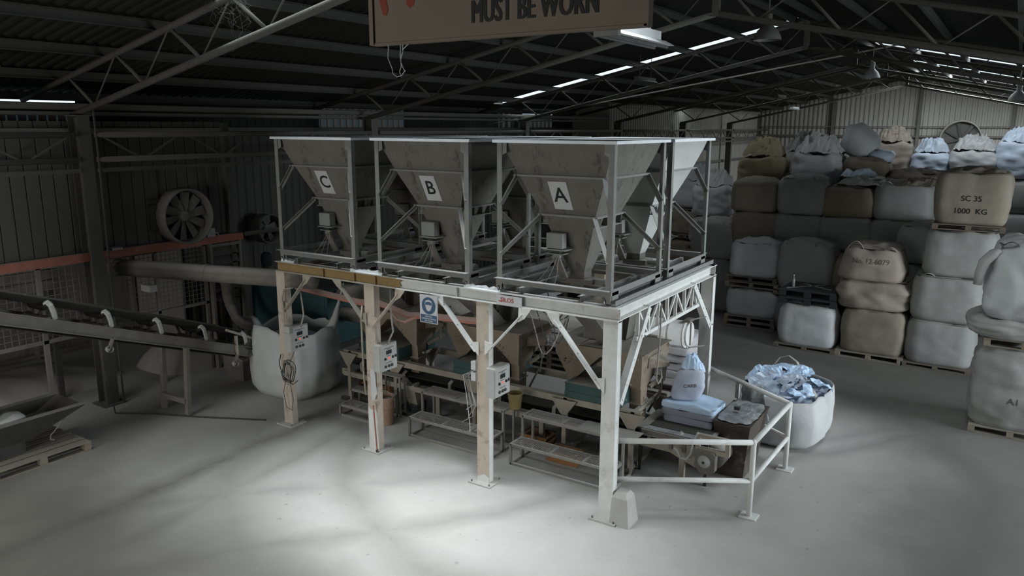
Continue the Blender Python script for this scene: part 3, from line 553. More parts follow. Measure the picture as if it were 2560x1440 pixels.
# ================================================================== silos
def make_silo(name, label, letter, x0, y0, rim='silo_rim', sheet='silo_sheet'):
    WX, WY, H = 1.68, 1.60, 1.97
    t = thing(name, label, 'hopper', (x0, y0, 2.86), group='silo hoppers on the gantry')
    pw = 0.075
    for sx in (0, 1):
        for sy in (0, 1):
            x, y = sx*WX, sy*WY
            # angle section legs with their corner outwards
            p = MB().ang((x, y, 0), (x, y, H-0.01), pw, 0.008, up=(0,1,0), fx=(1 if sx == 0 else -1), fy=1 if sy == 0 else -1)
            o = p.build('leg', 'silo_frame', t)
            MB().prism([(x + (0.008 if sx == 0 else -0.008), y + (0.05 if sy == 0 else -0.05), 0.02), (x + (0.13 if sx == 0 else -0.13), y + (0.01 if sy == 0 else -0.01), 0.02),
                        (x + (0.10 if sx == 0 else -0.10), y + (0.01 if sy == 0 else -0.01), 0.16), (x + (0.008 if sx == 0 else -0.008), y + (0.05 if sy == 0 else -0.05), 0.18)], (0, 0.004, 0)).build('foot_gusset', 'silo_frame', o)
    cx, cy = WX/2, WY/2
    def rect(inx, iny, z): return (inx, WX-inx, iny, WY-iny, z)
    I = [(0.03, 0.03, H-0.01), (0.21, 0.20, 1.52), (0.45, 0.43, 1.00), (0.73, 0.69, 0.22)]
    b = MB().frust([rect(*I[0]), rect(*I[1]), rect(*I[2]), rect(*I[3])]).build('hopper_body', sheet, t)
    # rim flange: a flat frame around the mouth, leaning a little
    m = MB(); a, o = 0.03, -0.045
    m.frust([(a, WX-a, a, WY-a, H-0.01), (o, WX-o, o, WY-o, H+0.004), (o, WX-o, o, WY-o, H-0.034), (a, WX-a, a, WY-a, H-0.038)])
    m.build('rim_flange', rim, t)
    for (inx, iny, z), h in ((I[1], 0.03), (I[2], 0.03)):
        m = MB()
        m.frust([(inx, WX-inx, iny, WY-iny, z+0.012), (inx-0.055, WX-inx+0.055, iny-0.055, WY-iny+0.055, z+0.008), (inx-0.055, WX-inx+0.055, iny-0.055, WY-iny+0.055, z-0.014), (inx, WX-inx, iny, WY-iny, z-0.016)])
        m.build('stiffening_band', 'silo_frame', t)
    for (inx, iny, z), dz in ((I[1], 0.36), (I[2], 0.50)):
        for sx in (0, 1):
            for sy in (0, 1):
                p0 = (inx-0.04 if sx == 0 else WX-inx+0.04, iny-0.04 if sy == 0 else WY-iny+0.04, z)
                p1 = (0.02 if sx == 0 else WX-0.02, 0.02 if sy == 0 else WY-0.02, z-dz)
                MB().ang(p0, p1, 0.06, 0.008, fx=(1 if sx == 0 else -1), fy=-1).build('brace', 'silo_frame', t)
    # finned shelf brackets under the lower band on both sides
    for s in (0, 1):
        xs = I[2][0] if s == 0 else WX-I[2][0]; d = -1 if s == 0 else 1
        sh = MB().box(min(xs-d*0.06, xs+d*0.05), max(xs-d*0.06, xs+d*0.05), 0.47, WY-0.47, 0.86, 0.872).build('bracket_shelf', 'silo_frame', t)
        for k in range(4):
            y = 0.50 + k*(WY-1.0)/3
            MB().prism([(xs, y, 0.985), (xs+d*0.05, y, 0.985), (xs+d*0.04, y, 0.872), (xs-d*0.06, y, 0.872)], (0, 0.006, 0)).build('fin', 'silo_frame', sh)
    # corner plates under the rim
    for sx in (0, 1):
        for sy in (0, 1):
            x = 0.01 if sx == 0 else WX-0.01; d = 1 if sx == 0 else -1; y = 0.012 if sy == 0 else WY-0.016
            MB().prism([(x, y, H-0.03), (x+d*0.13, y, H-0.03), (x+d*0.13, y, H-0.16), (x, y, H-0.22)], (0, 0.005, 0)).build('corner_plate', 'silo_frame', t)
    # base ring of rails
    for z in (0.17,):
        MB().ang((0.0, 0.0, z), (WX, 0.0, z), 0.085, 0.008, fx=-1, fy=-1).build('base_rail', 'silo_frame', t)
        MB().ang((0.0, WY, z), (WX, WY, z), 0.075, 0.008, fx=1, fy=-1).build('base_rail', 'silo_frame', t)
        for x in (0.0, WX): MB().bar((x, 0, z-0.035), (x, WY, z-0.035), 0.012, 0.075).build('base_rail', 'silo_frame', t)
        for x in (0.0, WX):
            for y in (0.12, WY-0.12): MB().box(x-0.006, x+0.006, y-0.09, y+0.09, -0.02, 0.14).build('foot_plate', 'silo_frame', t)
    # outlet neck with gate, pneumatic lever and vibrator box on the front face
    MB().frust([(0.73, WX-0.73, 0.69, WY-0.69, 0.22), (0.73, WX-0.73, 0.69, WY-0.69, 0.02)]).build('outlet_neck', 'dusty_steel', t)
    g = MB().box(0.68, WX-0.62, 0.66, WY-0.66, 0.05, 0.12).build('slide_gate', 'dusty_steel', t)
    MB().tube((WX-0.62, cy, 0.085), (WX-0.42, cy-0.05, 0.10), 0.045, 8).build('gate_cylinder', 'silo_frame', g)
    R = Matrix.Rotation(math.radians(-14), 3, 'X')
    fy = 0.43
    vb = MB().obox((0.66, fy+0.00, 0.66), (0.24, 0.12, 0.20)).build('vibrator_box', 'motor_grey', t)
    MB().box(0.53, 0.84, fy-0.09, fy+0.13, 0.535, 0.548).build('box_shelf', 'silo_frame', vb)
    MB().box(0.56, 0.80, fy-0.07, fy+0.09, 0.48, 0.492).build('box_shelf', 'silo_frame', vb)
    MB().box(0.62, 0.72, fy-0.02, fy+0.04, 0.492, 0.535).build('rubber_mount', 'dark_steel', vb)
    lv = MB().bar((0.63, fy+0.02, 0.46), (0.75, fy+0.08, 0.14), 0.10, 0.035, up=(0,1,0)).build('actuator', 'dusty_steel', t)
    MB().tube((0.62, fy+0.01, 0.45), (0.72, fy+0.01, 0.45), 0.03, 8).build('pivot', 'silo_frame', lv)
    rnd = random.Random(int(x0*100))
    for k in range(3):
        pts = [(0.64+0.03*k, fy, 0.42)]; tx = 0.30+0.16*k
        for q in range(1, 7):
            f = q/6; pts.append((0.64+0.03*k+(tx-0.64)*f, fy-0.1*f+rnd.uniform(-.01,.01), 0.42-0.40*f - 0.06*math.sin(math.pi*f)))
        MB().path(pts, 0.004, 5).build('cable', 'pale_cable', t)
    if letter:
        # white plate with a black letter, lying on the sloped middle face
        n = Vector((0, -(1.52-1.00), -(0.43-0.20))).normalized(); yd = Vector((0, 0.20-0.43, 1.52-1.00)).normalized(); xd = Vector((1, 0, 0))
        c = Vector((0.78, (0.20+0.43)/2-0.0, 1.27)) + n*0.006
        pts = [c + xd*a + yd*b_ for a, b_ in ((-0.12-0.0, -0.20), (0.15, -0.20), (0.15-0.03, 0.20), (-0.15, 0.20))]
        pl = MB().prism(pts, n*0.004).build('letter_plate', 'sign_white', t)
        text('letter', letter, 0.30, c + n*0.005, xd, yd, 'print_black', pl, 0.002, 0.003)
    return t
SX = [-9.95, -7.81, -5.67]
make_silo('silo_hopper', 'grey silo hopper with plate C at the front left of the gantry', 'C', SX[0], 8.40)
make_silo('silo_hopper', 'grey silo hopper with plate B in the middle of the gantry front', 'B', SX[1], 8.40)
make_silo('silo_hopper', 'grey silo hopper with plate A at the front right of the gantry', 'A', SX[2], 8.40)
make_silo('silo_hopper', 'unlettered silo hopper in the rear row behind hopper C', None, SX[0], 10.24)
make_silo('silo_hopper', 'unlettered silo hopper in the rear row behind hopper B', None, SX[1], 10.24)
make_silo('silo_hopper', 'unlettered brightly lit silo hopper at the rear right corner behind hopper A', None, SX[2], 10.24, sheet='silo_sheet_lit')
# ================================================================== signs and fittings on the gantry
sg = thing('silos_sign', 'white SILOS nameplate with red letters on the front beam', 'sign', (-5.45, YF-0.085, 2.70), world=True)
MB().box(-5.64, -5.24, YF-0.081, YF-0.076, 2.672, 2.80).build('plate', 'sign_white', sg)
text('lettering', 'SILOS', 0.085, (-5.47, YF-0.082, 2.738), (1,0,0), (0,0,1), 'sign_red', sg, 0.002, 0.0, fat=0.002)
MB().prism([(-5.605, YF-0.0815, 2.715), (-5.55, YF-0.0815, 2.705), (-5.54, YF-0.0815, 2.722), (-5.60, YF-0.0815, 2.728)], (0, 0.0005, 0)).build('red_smear', 'sign_red', sg)
ps = thing('mask_sign', 'blue and white wear-a-mask safety sign hanging from the front beam', 'sign', (-6.77, YF-0.13, 2.25), world=True)
ys_ = YF-0.13; cx = -6.77
MB().box(cx-0.16, cx+0.16, ys_, ys_+0.008, 2.25, 2.66).build('plate', 'sign_white', ps)
MB().lathe([(0.0, 0), (0.125, 0)], (cx, ys_-0.001, 2.505), 32, 'y').build('blue_disc', 'sign_blue', ps)
def head_poly(k, z0=2.505): return [(cx+k*a, ys_-0.0025, z0+k*b) for a, b in ((-0.07,0.035),(-0.055,0.075),(0,0.095),(0.055,0.075),(0.07,0.035),(0.06,-0.03),(0.035,-0.075),(0,-0.09),(-0.035,-0.075),(-0.06,-0.03))]
MB().prism(head_poly(0.95), (0,-0.001,0)).build('pictogram_head', 'sign_white', ps)
MB().prism([(cx+a, ys_-0.004, 2.505+b) for a, b in ((-0.06,0.008),(-0.055,0.045),(-0.03,0.055),(0,0.06),(0.03,0.055),(0.055,0.045),(0.06,0.008),(0,0.016))], (0,-0.001,0)).build('pictogram_eyes', 'sign_blue', ps)
MB().path([(cx-0.058, ys_-0.004, 2.50), (cx-0.045, ys_-0.004, 2.45), (cx, ys_-0.004, 2.425), (cx+0.045, ys_-0.004, 2.45), (cx+0.058, ys_-0.004, 2.50)], 0.003, 4).build('pictogram_mask', 'sign_blue', ps)
MB().box(cx-0.145, cx+0.145, ys_-0.002, ys_, 2.262, 2.372).build('blue_panel', 'sign_blue', ps)
text('lettering', 'Gunakan\npelindung hidung\ndan mulut', 0.036, (cx, ys_-0.003, 2.318), (1,0,0), (0,0,1), 'sign_white', ps, 0.001, 0.0005)
CB = ['grey control box with red lamp on the leftmost post beside the coiled cable', 'grey control box with red lamp on the second post above the hanging paper', 'grey control box with red lamp on the third post above the yellow bucket']
def control_box(i, px):
    t = thing('control_box', CB[i], 'control box', (px+0.17, YF+0.06, 1.33), group='control boxes on the posts')
    # local: face looks along +x ; width along y
    m = MB(); m.box(-0.07, 0.07, -0.19, 0.19, 0, 0.42); o = m.build('body', 'box_grey', t)
    MB().box(0.07, 0.085, -0.18, 0.18, 0.012, 0.408).build('door', 'box_grey', t)
    d = MB().box(0.085, 0.09, -0.06, 0.06, 0.26, 0.32).build('display', 'print_black', t)
    MB().lathe([(0, 0.006), (0.014, 0.006), (0.016, 0.0)], (0.085, 0.0, 0.195), 12, 'x').build('lamp', 'led_red', t)
    for yy in (-0.085, 0.085): MB().lathe([(0, 0.015), (0.018, 0.015), (0.022, 0)], (0.085, yy, 0.195), 12, 'x').build('knob', 'print_black', t)
    for yy in (-0.08, -0.005, 0.06): MB().lathe([(0, 0.014), (0.022, 0.014), (0.026, 0)], (0.085, yy, 0.075), 12, 'x').build('knob', 'dark_steel', t)
    MB().lathe([(0, 0.02), (0.02, 0.02), (0.024, 0)], (0.085, 0.15, 0.20), 12, 'x').build('door_lock', 'dark_steel', t)
    for zz, w in ((0.355, 0.10), (0.228, 0.05), (0.125, 0.07), (0.335, 0.04)): MB().box(0.085, 0.0865, -w, w, zz, zz+0.007).build('printed_line', 'print_black', t)
    MB().box(-0.12, -0.07, -0.05, 0.05, 0.1, 0.3).build('bracket', 'dusty_steel', t)
for i in range(3): control_box(i, PX[i])
def hang(name, label, cat, pts, r, mat='cable', n=6): return tag(MB().path(pts, r, n).build(name, mat, smooth=True), label, cat)
rnd = random.Random(5)
cc = thing('cable_coil', 'loose coil of grey cable hanging on the leftmost post below the control box', 'cable', (-9.80, YF-0.06, 1.0), world=True)
for k in range(7):
    pts = []; ph = rnd.uniform(0, 6); ra, rb = rnd.uniform(.09,.15), rnd.uniform(.14,.21); ox, oz = rnd.uniform(-.03,.03), rnd.uniform(-.04,.04)
    for q in range(23):
        a = ph + q*2*math.pi/22; pts.append((-9.80+ox+ra*math.cos(a), YF-0.12-0.02*k*0.4+0.02*math.sin(3*a), 0.98+oz+rb*math.sin(a)))
    MB().path(pts, 0.007, 5).build('loop', 'motor_grey' if k % 2 else 'cable', cc)
MB().path([(-9.72, YF-0.05, 1.33), (-9.75, YF-0.10, 1.2), (-9.8, YF-0.12, 1.1)], 0.006, 5).build('tail', 'cable', cc)
MB().path([(-9.86, YF-0.12, 0.9), (-9.95, YF-0.13, 0.6), (-9.9, YF-0.13, 0.34), (-9.75, YF-0.14, 0.32), (-9.72, YF-0.13, 0.5), (-9.8, YF-0.12, 0.85)], 0.006, 5).build('tail', 'cable', cc)
MB().path([(-9.98, YF-0.115, 1.25), (-10.03, YF-0.12, 1.1), (-9.95, YF-0.14, 0.9), (-9.7, YF-0.14, 0.78), (-9.6, YF-0.12, 0.86)], 0.009, 5).build('tail', 'cable', cc)
c2 = thing('cable_bundle', 'tangle of pale cables hanging left of the third post beside its control box', 'cable', (-6.1, YF, 0.9), world=True)
for k in range(9):
    x0, x1 = -6.05+rnd.uniform(-.06,.06), -6.22+rnd.uniform(-.10,.10); z1 = rnd.uniform(.75, 1.15); y = YF+rnd.uniform(.1,.25)
    MB().path([(-6.0, y, 1.75-0.02*k), (x0-0.06, y, 1.62), (x1-0.05, y, 1.48), (x1, y, 1.25), (x1+0.08, y-.02, z1), (x1-0.02+rnd.uniform(-.12,.12), y-.03, z1-0.12)], 0.006, 5).build('cable', 'pale_cable' if k % 3 else 'sign_white', c2)
hang('conduit', 'bent conduit pipe on the front of the leftmost post', 'conduit', [(-9.78, YF-0.12, 1.72), (-9.84, YF-0.12, 1.8), (-9.86, YF-0.12, 2.25), (-9.83, YF-0.10, 2.38), (-9.72, YF, 2.40)], 0.016, 'beige_steel', 8)
hang('conduit', 'pale hose curving down the right of the leftmost post', 'conduit', [(-9.55, YF, 2.35), (-9.5, YF-0.02, 2.15), (-9.46, YF-0.04, 1.98), (-9.52, YF-0.04, 1.84), (-9.58, YF, 1.76)], 0.013, 'pale_cable', 8)
hang('conduit', 'conduit pipe running down the left of the second post', 'conduit', [(-8.11, YF-0.08, 2.32), (-8.12, YF-0.10, 2.1), (-8.11, YF-0.10, 1.2), (-8.10, YF-0.08, 0.9)], 0.015, 'beige_steel', 8)
hang('conduit', 'pale hose from the beam down to the control box on the second post', 'conduit', [(-7.62, YF+0.02, 2.62), (-7.60, YF, 2.2), (-7.57, YF, 1.98), (-7.66, YF+0.02, 1.85), (-7.74, YF+0.06, 1.74)], 0.014, 'pale_cable', 8)
jb = thing('junction_box', 'small square junction box on the leftmost post above its control box', 'box', (-9.75, YF-0.12, 1.66), world=True)
MB().box(-9.83, -9.67, YF-0.16, YF-0.10, 1.66, 1.78).build('body', 'motor_grey', jb); MB().box(-9.82, -9.68, YF-0.168, YF-0.16, 1.67, 1.77).build('lid', 'box_grey', jb)
sk = thing('socket_boxes', 'two small white switch boxes on the left side of the third post', 'switch box', (-6.02, YF-0.03, 1.5), world=True)
for z in (1.52, 1.68): MB().box(-6.06, -5.985, YF-0.10, YF+0.0, z, z+0.12).build('switch', 'sign_white', sk)
pp = MB().prism([(-7.955, YF-0.118, 1.35), (-7.87, YF-0.118, 1.38), (-7.85, YF-0.118, 1.15), (-7.83, YF-0.118, 0.98), (-7.90, YF-0.118, 0.86), (-7.945, YF-0.118, 0.86)], (0,0.003,0)).build('paper_sheet', 'sign_white')
tag(pp, 'white sheet of paper hanging on the second post', 'paper')
br = thing('broom_handle', 'thin reddish rod leaning in the recess of the second post', 'rod', (-7.9, YF-0.1, 0), world=True)
MB().tube((-7.86, YF-0.125, 0.0), (-7.91, YF-0.125, 0.78), 0.012, 8).build('stick', 'red_paint', br); MB().tube((-7.86, YF-0.125, 0.0), (-7.863, YF-0.125, 0.06), 0.02, 8).build('grip', 'dark_steel', br)
# tangle of dark cables under the beam between third and fourth post
c3 = thing('cable_tangle', 'tangle of dark cables drooping under the beam between the third and fourth post', 'cable', (-5.1, YF+0.3, 2.3), world=True)
for k in range(9):
    xa, xb = -5.55+rnd.uniform(-.1,.2), -4.85+rnd.uniform(-.2,.1); y = 9.0+rnd.uniform(-.3,.5); dp = rnd.uniform(.15,.75)
    MB().path([(xa+(xb-xa)*q/9, y+0.04*math.sin(q), 2.68-dp*math.sin(math.pi*q/9)) for q in range(10)], 0.008, 5).build('cable', 'cable' if k % 3 else 'pale_cable', c3)
hang('cable', 'pair of cables looping down the right side lattice near the screw conveyor', 'cable', [(-3.86, 9.75, 2.62), (-3.85, 9.72, 2.2), (-3.86, 9.7, 1.8), (-3.88, 9.72, 1.55), (-3.92, 9.9, 1.42), (-3.95, 10.1, 1.45), (-3.97, 10.12, 1.55)], 0.011, 'pale_cable')
# red kinked rail under the gantry
rk = thing('red_rail', 'faded red kinked steel rail running under the gantry behind the first three posts', 'rail', (-8.6, 9.2, 2.0), world=True)
MB().path([(-10.55, 9.2, 2.19), (-9.0, 9.2, 2.10), (-8.55, 9.2, 2.14), (-7.92, 9.2, 2.02), (-7.60, 9.2, 2.06), (-6.45, 9.2, 2.12)], 0.055, 4).build('rail', 'pink_red', rk)
MB().path([(-8.3, 9.2, 2.02), (-8.05, 9.05, 1.96), (-7.9, 9.05, 1.94), (-7.75, 9.2, 2.03)], 0.02, 4).build('hook_bar', 'pink_red', rk)
# ================================================================== weigh hoppers straddling the scales
WL = ['tan twin-legged weigh hopper below hopper C, nearest the white bulk bag', 'tan twin-legged weigh hopper below hopper B behind the third post', 'tan twin-legged weigh hopper below hopper A behind the corner post']
def weigh_hopper(i, x0, yf):
    t = thing('weigh_hopper', WL[i], 'hopper', (x0, yf, 1.0), group='tan weigh hoppers under the gantry')
    W_, D = 1.46, 1.05; zt = 0.72; zs = 0.50          # local heights above 1.0
    # front profile: box on top, two legs running down to outlets left and right with an arch between
    prof = [(0, zt), (W_, zt), (W_, zs), (W_-0.01, 0.19), (W_-0.13, 0.19), (W_*0.58, 0.58), (W_*0.53, 0.58), (0.36, 0.17), (0.24, 0.17), (0.0, zs+0.05)]
    n = len(prof); m = MB()
    fr = [(x, 0.0, z) for x, z in prof]; bk = [(x, D if z > 0.4 else 0.26, z) for x, z in prof]
    fs = [(0, 9, 6, 5, 2, 1), (9, 8, 7, 6), (5, 4, 3, 2)]
    fs = fs + [tuple(a+n for a in f)[::-1] for f in fs] + [(k, (k+1) % n, n+(k+1) % n, n+k) for k in range(n)]
    m.add(fr+bk, fs); m.build('hopper_body', 'tan_steel', t)
    rn = random.Random(i+9)
    for cxm, czm, sxm in ((0.26, 0.44, 0.10), (1.14, 0.38, 0.16)):
        sm_ = MB()
        for q in range(26):
            a_, b_ = cxm+rn.gauss(0, sxm*0.6), czm+rn.gauss(0, 0.05); r_ = rn.uniform(0.004, 0.016)
            if cxm > 1: b_ -= (a_-cxm)*0.55
            sm_.prism([(a_+r_*rn.uniform(.6,1.4)*math.cos(g), -0.0015, b_+r_*rn.uniform(.5,1.2)*math.sin(g)) for g in (0, 1.1, 2.2, 3.2, 4.2, 5.3)], (0, 0.001, 0))
        sm_.build('scuff_marks', 'print_faded', t, kind='stuff')
    lid = MB().box(-0.05, 0.42, -0.05, D+0.05, zt, zt+0.015).box(W_-0.52, W_+0.06, -0.05, D+0.05, zt, zt+0.015).build('lid_plate', 'tan_steel', t)
    MB().box(0.42, W_-0.52, 0.0, D, zt-0.01, zt+0.004).build('cover', 'tan_steel', t)
    # right chute down to the belt, left chute hidden behind the scale
    ch = MB().frust([(W_-0.19, W_-0.01, 0.02, 0.26, 0.21), (W_-0.19, W_-0.01, 0.04, 0.24, -0.34)]).build('chute', 'tan_steel', t)
    MB().box(W_-0.22, W_+0.01, 0.02, 0.27, -0.06, -0.045).build('chute_flange', 'beige_steel', ch)
    MB().frust([(0.24, 0.36, 0.02, 0.26, 0.19), (0.24, 0.36, 0.04, 0.24, 0.10)]).build('chute', 'tan_steel', t)
    # pneumatic arm on the right side
    MB().prism([(W_+0.01, 0.25, 0.62), (W_+0.01, 0.75, 0.62), (W_+0.22, 0.55, 0.52), (W_+0.22, 0.48, 0.52), (W_+0.01, 0.22, 0.52)], (0,0,-0.06)).build('cylinder_bracket', 'tan_steel', t)
    a = MB().tube((W_+0.16, 0.52, 0.52), (W_+0.13, 0.52, 0.22), 0.035, 8).build('air_cylinder', 'dusty_steel', t)
    MB().tube((W_+0.13, 0.52, 0.22), (W_+0.10, 0.50, -0.04), 0.014, 6).build('piston_rod', 'dusty_steel', a)
    MB().bar((W_+0.02, 0.28, 0.16), (W_+0.12, 0.62, 0.28), 0.05, 0.05).build('link_bar', 'tan_steel', t)
    MB().tube((W_+0.10, 0.50, 0.05), (W_-0.05, 0.42, -0.30), 0.018, 6).build('lever', 'dusty_steel', t)
    # screw feeder and its motor on top
    mo = MB().box(0.30, 0.62, 0.38, 0.66, zt+0.015, zt+0.16).prism([(0.28, 0.36, zt+0.015), (0.64, 0.36, zt+0.015), (0.60, 0.36, zt+0.10), (0.32, 0.36, zt+0.10)], (0,0.32,0)).build('motor_housing', 'motor_grey', t)
    MB().tube((0.34, 0.52, zt+0.22), (0.62, 0.52, zt+0.22), 0.075, 10).build('motor', 'dark_steel', mo)
    # inlet chutes slanting down from the two silos
    MB().frust([(0.62, 1.0, -1.1, -0.75, 1.72), (0.66, 0.92, 0.20, 0.48, zt)]).build('inlet_chute', 'dusty_steel', t)
    MB().frust([(0.62, 1.0, 0.72, 1.08, 1.72), (0.66, 0.92, 0.60, 0.88, zt)]).build('inlet_chute', 'dusty_steel', t)
for i, x0 in enumerate((-10.02, -7.88, -5.74)): weigh_hopper(i, x0, 10.14)
SL = ['teal weighing scale slab under the left arch hopper beside the second post', 'teal weighing scale slab behind the third post', 'teal weighing scale slab behind the corner post']
def scale_slab(i, x0):
    t = thing('scale_platform', SL[i], 'scale', (x0, 9.80, 0.97), group='teal scale platforms')
    W_, D = 0.92, 1.02
    MB().box(0, W_, 0, D, 0, 0.10).build('lower_slab', 'teal_paint', t); MB().box(0.005, W_-0.005, 0.005, D, 0.105, 0.22).build('upper_slab', 'teal_paint', t)
    MB().box(0.0, 0.04, 0.0, D, 0.22, 0.235).box(0.04, W_, 0.0, 0.03, 0.22, 0.235).build('raised_edge', 'teal_paint', t)
    MB().tube((W_, 0.5, 0.05), (W_+0.18, 0.5, 0.05), 0.02, 8).build('load_rod', 'beige_steel', t)
for i, x0 in enumerate((-9.62, -7.50, -5.38)): scale_slab(i, x0)
# stand carrying the scales
st = thing('scale_stand', 'long beige steel stand with triangular gussets carrying the teal scales', 'stand', (-6.6, 9.88, 0), world=True)
for y in (9.86, 10.86):
    MB().ang((-10.1, y, 0.94), (-4.15, y, 0.94), 0.10, 0.01, fx=1, fy=-1).build('long_rail', 'beige_steel', st)
    MB().bar((-10.1, y, 0.49), (-4.2, y, 0.49), 0.05, 0.09).build('lower_rail', 'beige_steel', st)
    for x in (-9.95, -8.82, -7.1, -5.40, -4.28):
        l = MB().bar((x, y, 0), (x, y, 0.9), 0.07, 0.07, up=(0,1,0)).build('leg', 'beige_steel', st)
        MB().prism([(x-0.22, y-0.052, 0.91), (x+0.22, y-0.052, 0.91), (x+0.04, y-0.052, 0.66), (x-0.04, y-0.052, 0.66)], (0,0.012,0)).build('gusset_plate', 'beige_steel', l)
for x in (-9.95, -8.82, -7.1, -5.40, -4.28): MB().bar((x, 9.86, 0.90), (x, 10.86, 0.90), 0.06, 0.06).build('cross_bar', 'beige_steel', st); MB().bar((x, 9.86, 0.06), (x, 10.86, 0.06), 0.05, 0.06).build('foot_bar', 'dusty_steel', st)
MB().bar((-10.1, 9.78, 0.03), (-4.2, 9.78, 0.03), 0.08, 0.06).build('floor_rail', 'dark_steel', st)
# belt conveyor under the scales
bc = thing('belt_conveyor', 'low belt conveyor running under the scales to the motor end by the handrail', 'conveyor', (-6.6, 10.35, 0), world=True)
for y in (10.02, 10.72): MB().bar((-10.3, y, 0.45), (-3.12, y, 0.45), 0.05, 0.12).build('side_rail', 'beige_steel', bc)
MB().box(-10.3, -3.2, 10.08, 10.66, 0.60, 0.615).build('belt', 'rubber', bc); MB().box(-10.3, -3.2, 10.08, 10.66, 0.36, 0.372).build('return_belt', 'rubber', bc)
for k in range(7):
    x = -9.8 + k*1.03
    b = MB().path([(x, 10.02, 0.50), (x, 10.0, 0.58), (x+0.02, 9.98, 0.68), (x+0.05, 10.02, 0.73)], 0.03, 6).build('idler_bracket', 'box_grey', bc)
    MB().tube((x+0.03, 10.05, 0.56), (x+0.03, 10.68, 0.56), 0.035, 8).build('idler_roller', 'dark_steel', b)
for x in (-8.0, -5.9, -3.55): 
    for y in (10.02, 10.72): MB().bar((x, y, 0), (x, y, 0.40), 0.08, 0.06, up=(0,1,0)).build('leg', 'beige_steel', bc)
MB().prism([(-3.75, 9.985, 0.60), (-3.12, 9.985, 0.58), (-3.08, 9.985, 0.40), (-3.30, 9.985, 0.24), (-3.55, 9.985, 0.32), (-3.75, 9.985, 0.40)], (0,0.012,0)).build('head_plate', 'beige_steel', bc)
MB().lathe([(0, 0), (0.17, 0), (0.17, 0.6), (0, 0.6)], (-3.12, 10.07, 0.44), 24, 'y').build('head_drum', 'dusty_steel', bc, True)
gm = MB().prism([(-3.30, 9.86, 0.58), (-3.06, 9.86, 0.58), (-3.03, 9.86, 0.54), (-3.03, 9.86, 0.30), (-3.08, 9.86, 0.25), (-3.24, 9.86, 0.25), (-3.32, 9.86, 0.34)], (0,0.12,0)).build('gear_motor', 'dusty_steel', bc)
MB().lathe([(0, -0.035), (0.045, -0.035), (0.05, -0.02), (0.085, -0.015), (0.095, 0.0), (0.095, 0.02)], (-3.18, 9.86, 0.43), 20, 'y').build('shaft_cap', 'box_grey', gm, True)
MB().lathe([(0, -0.048), (0.018, -0.048), (0.018, -0.035)], (-3.18, 9.86, 0.43), 10, 'y').build('shaft_bore', 'print_black', gm)
ef = MB().bar((-3.32, 9.93, 0.78), (-2.86, 9.93, 0.78), 0.06, 0.05).bar((-3.32, 9.93, 0.58), (-2.86, 9.93, 0.58), 0.06, 0.07).bar((-3.30, 9.93, 0.56), (-3.30, 9.93, 0.80), 0.06, 0.05, up=(0,1,0)).bar((-2.88, 9.93, 0.55), (-2.88, 9.93, 0.80), 0.06, 0.05, up=(0,1,0)).build('end_frame', 'beige_steel', bc)
MB().path([(-3.30, 9.90, 0.82), (-3.36, 9.90, 0.66), (-3.38, 9.88, 0.5), (-3.44, 9.87, 0.40), (-3.52, 9.87, 0.40), (-3.58, 9.87, 0.50), (-3.63, 9.87, 0.53)], 0.014, 6).build('motor_cable', 'sign_white', bc)
for x in (-4.05, -3.72, -3.52): MB().bar((x, 9.98, 0.45), (x, 9.98, 0.66), 0.05, 0.04, up=(0,1,0)).build('side_upright', 'dusty_steel', bc)
MB().box(-4.15, -3.35, 9.90, 9.94, 0.60, 0.69).build('side_board', 'dusty_steel', bc)
# packing table with slatted film covered top at the conveyor end
pt = thing('packing_table', 'low packing table with film wrapped top under the stacked blue sacks', 'table', (-3.7, 10.5, 0), world=True)
MB().box(-4.25, -3.15, 9.95, 11.2, 0.665, 0.695).build('table_top', 'dusty_steel', pt)
MB().box(-4.15, -3.2, 9.93, 10.06, 0.696, 0.704).build('film_sheet', 'film', pt)
for k in range(14): MB().box(-4.1, -3.2, 10.09+k*0.03, 10.105+k*0.03, 0.695, 0.705).build('top_slat', 'dark_steel', pt)
for x in (-4.2, -3.2):
    for y in (10.02, 11.12): MB().bar((x, y, 0), (x, y, 0.665), 0.045, 0.045, up=(0,1,0)).build('leg', 'dark_steel', pt)
# ================================================================== step benches
BL = ['two-tier mesh step bench between the second and third post', 'two-tier mesh step bench between the third post and the corner post', 'mesh step frame half hidden behind the second post']
def mesh_top(name, x0, x1, y0, y1, z, parent, cell=0.055):
    m = MB(); n = int((x1-x0)/cell); d = y1-y0; t = 0.007
    # diamond expanded metal: thin crossing strips
    def strip(ax, ay, bx, by):
        v = Vector((bx-ax, by-ay, 0)).normalized(); w = Vector((-v.y, v.x, 0))*t/2
        a, b = Vector((ax, ay, z)), Vector((bx, by, z)); h = Vector((0,0,0.004))
        m.add([a-w, b-w, b+w, a+w, a-w+h, b-w+h, b+w+h, a+w+h], [(3,2,1,0),(4,5,6,7),(0,1,5,4),(1,2,6,5),(2,3,7,6),(3,0,4,7)])
    k = -d*1.9
    while k < (x1-x0):
        for s in (1, -1):
            a0, b0 = (k, 0.0), (k+d*1.9, d)
            ax, bx = max(0, a0[0]), min(x1-x0, b0[0])
            if bx > ax:
                fa, fb = (ax-k)/(d*1.9), (bx-k)/(d*1.9)
                ya, yb = (fa*d, fb*d) if s > 0 else (d-fa*d, d-fb*d)
                strip(x0+ax, y0+ya, x0+bx, y0+yb)
        k += cell*1.5
    return m.build(name, 'bench_steel', parent, kind='stuff')
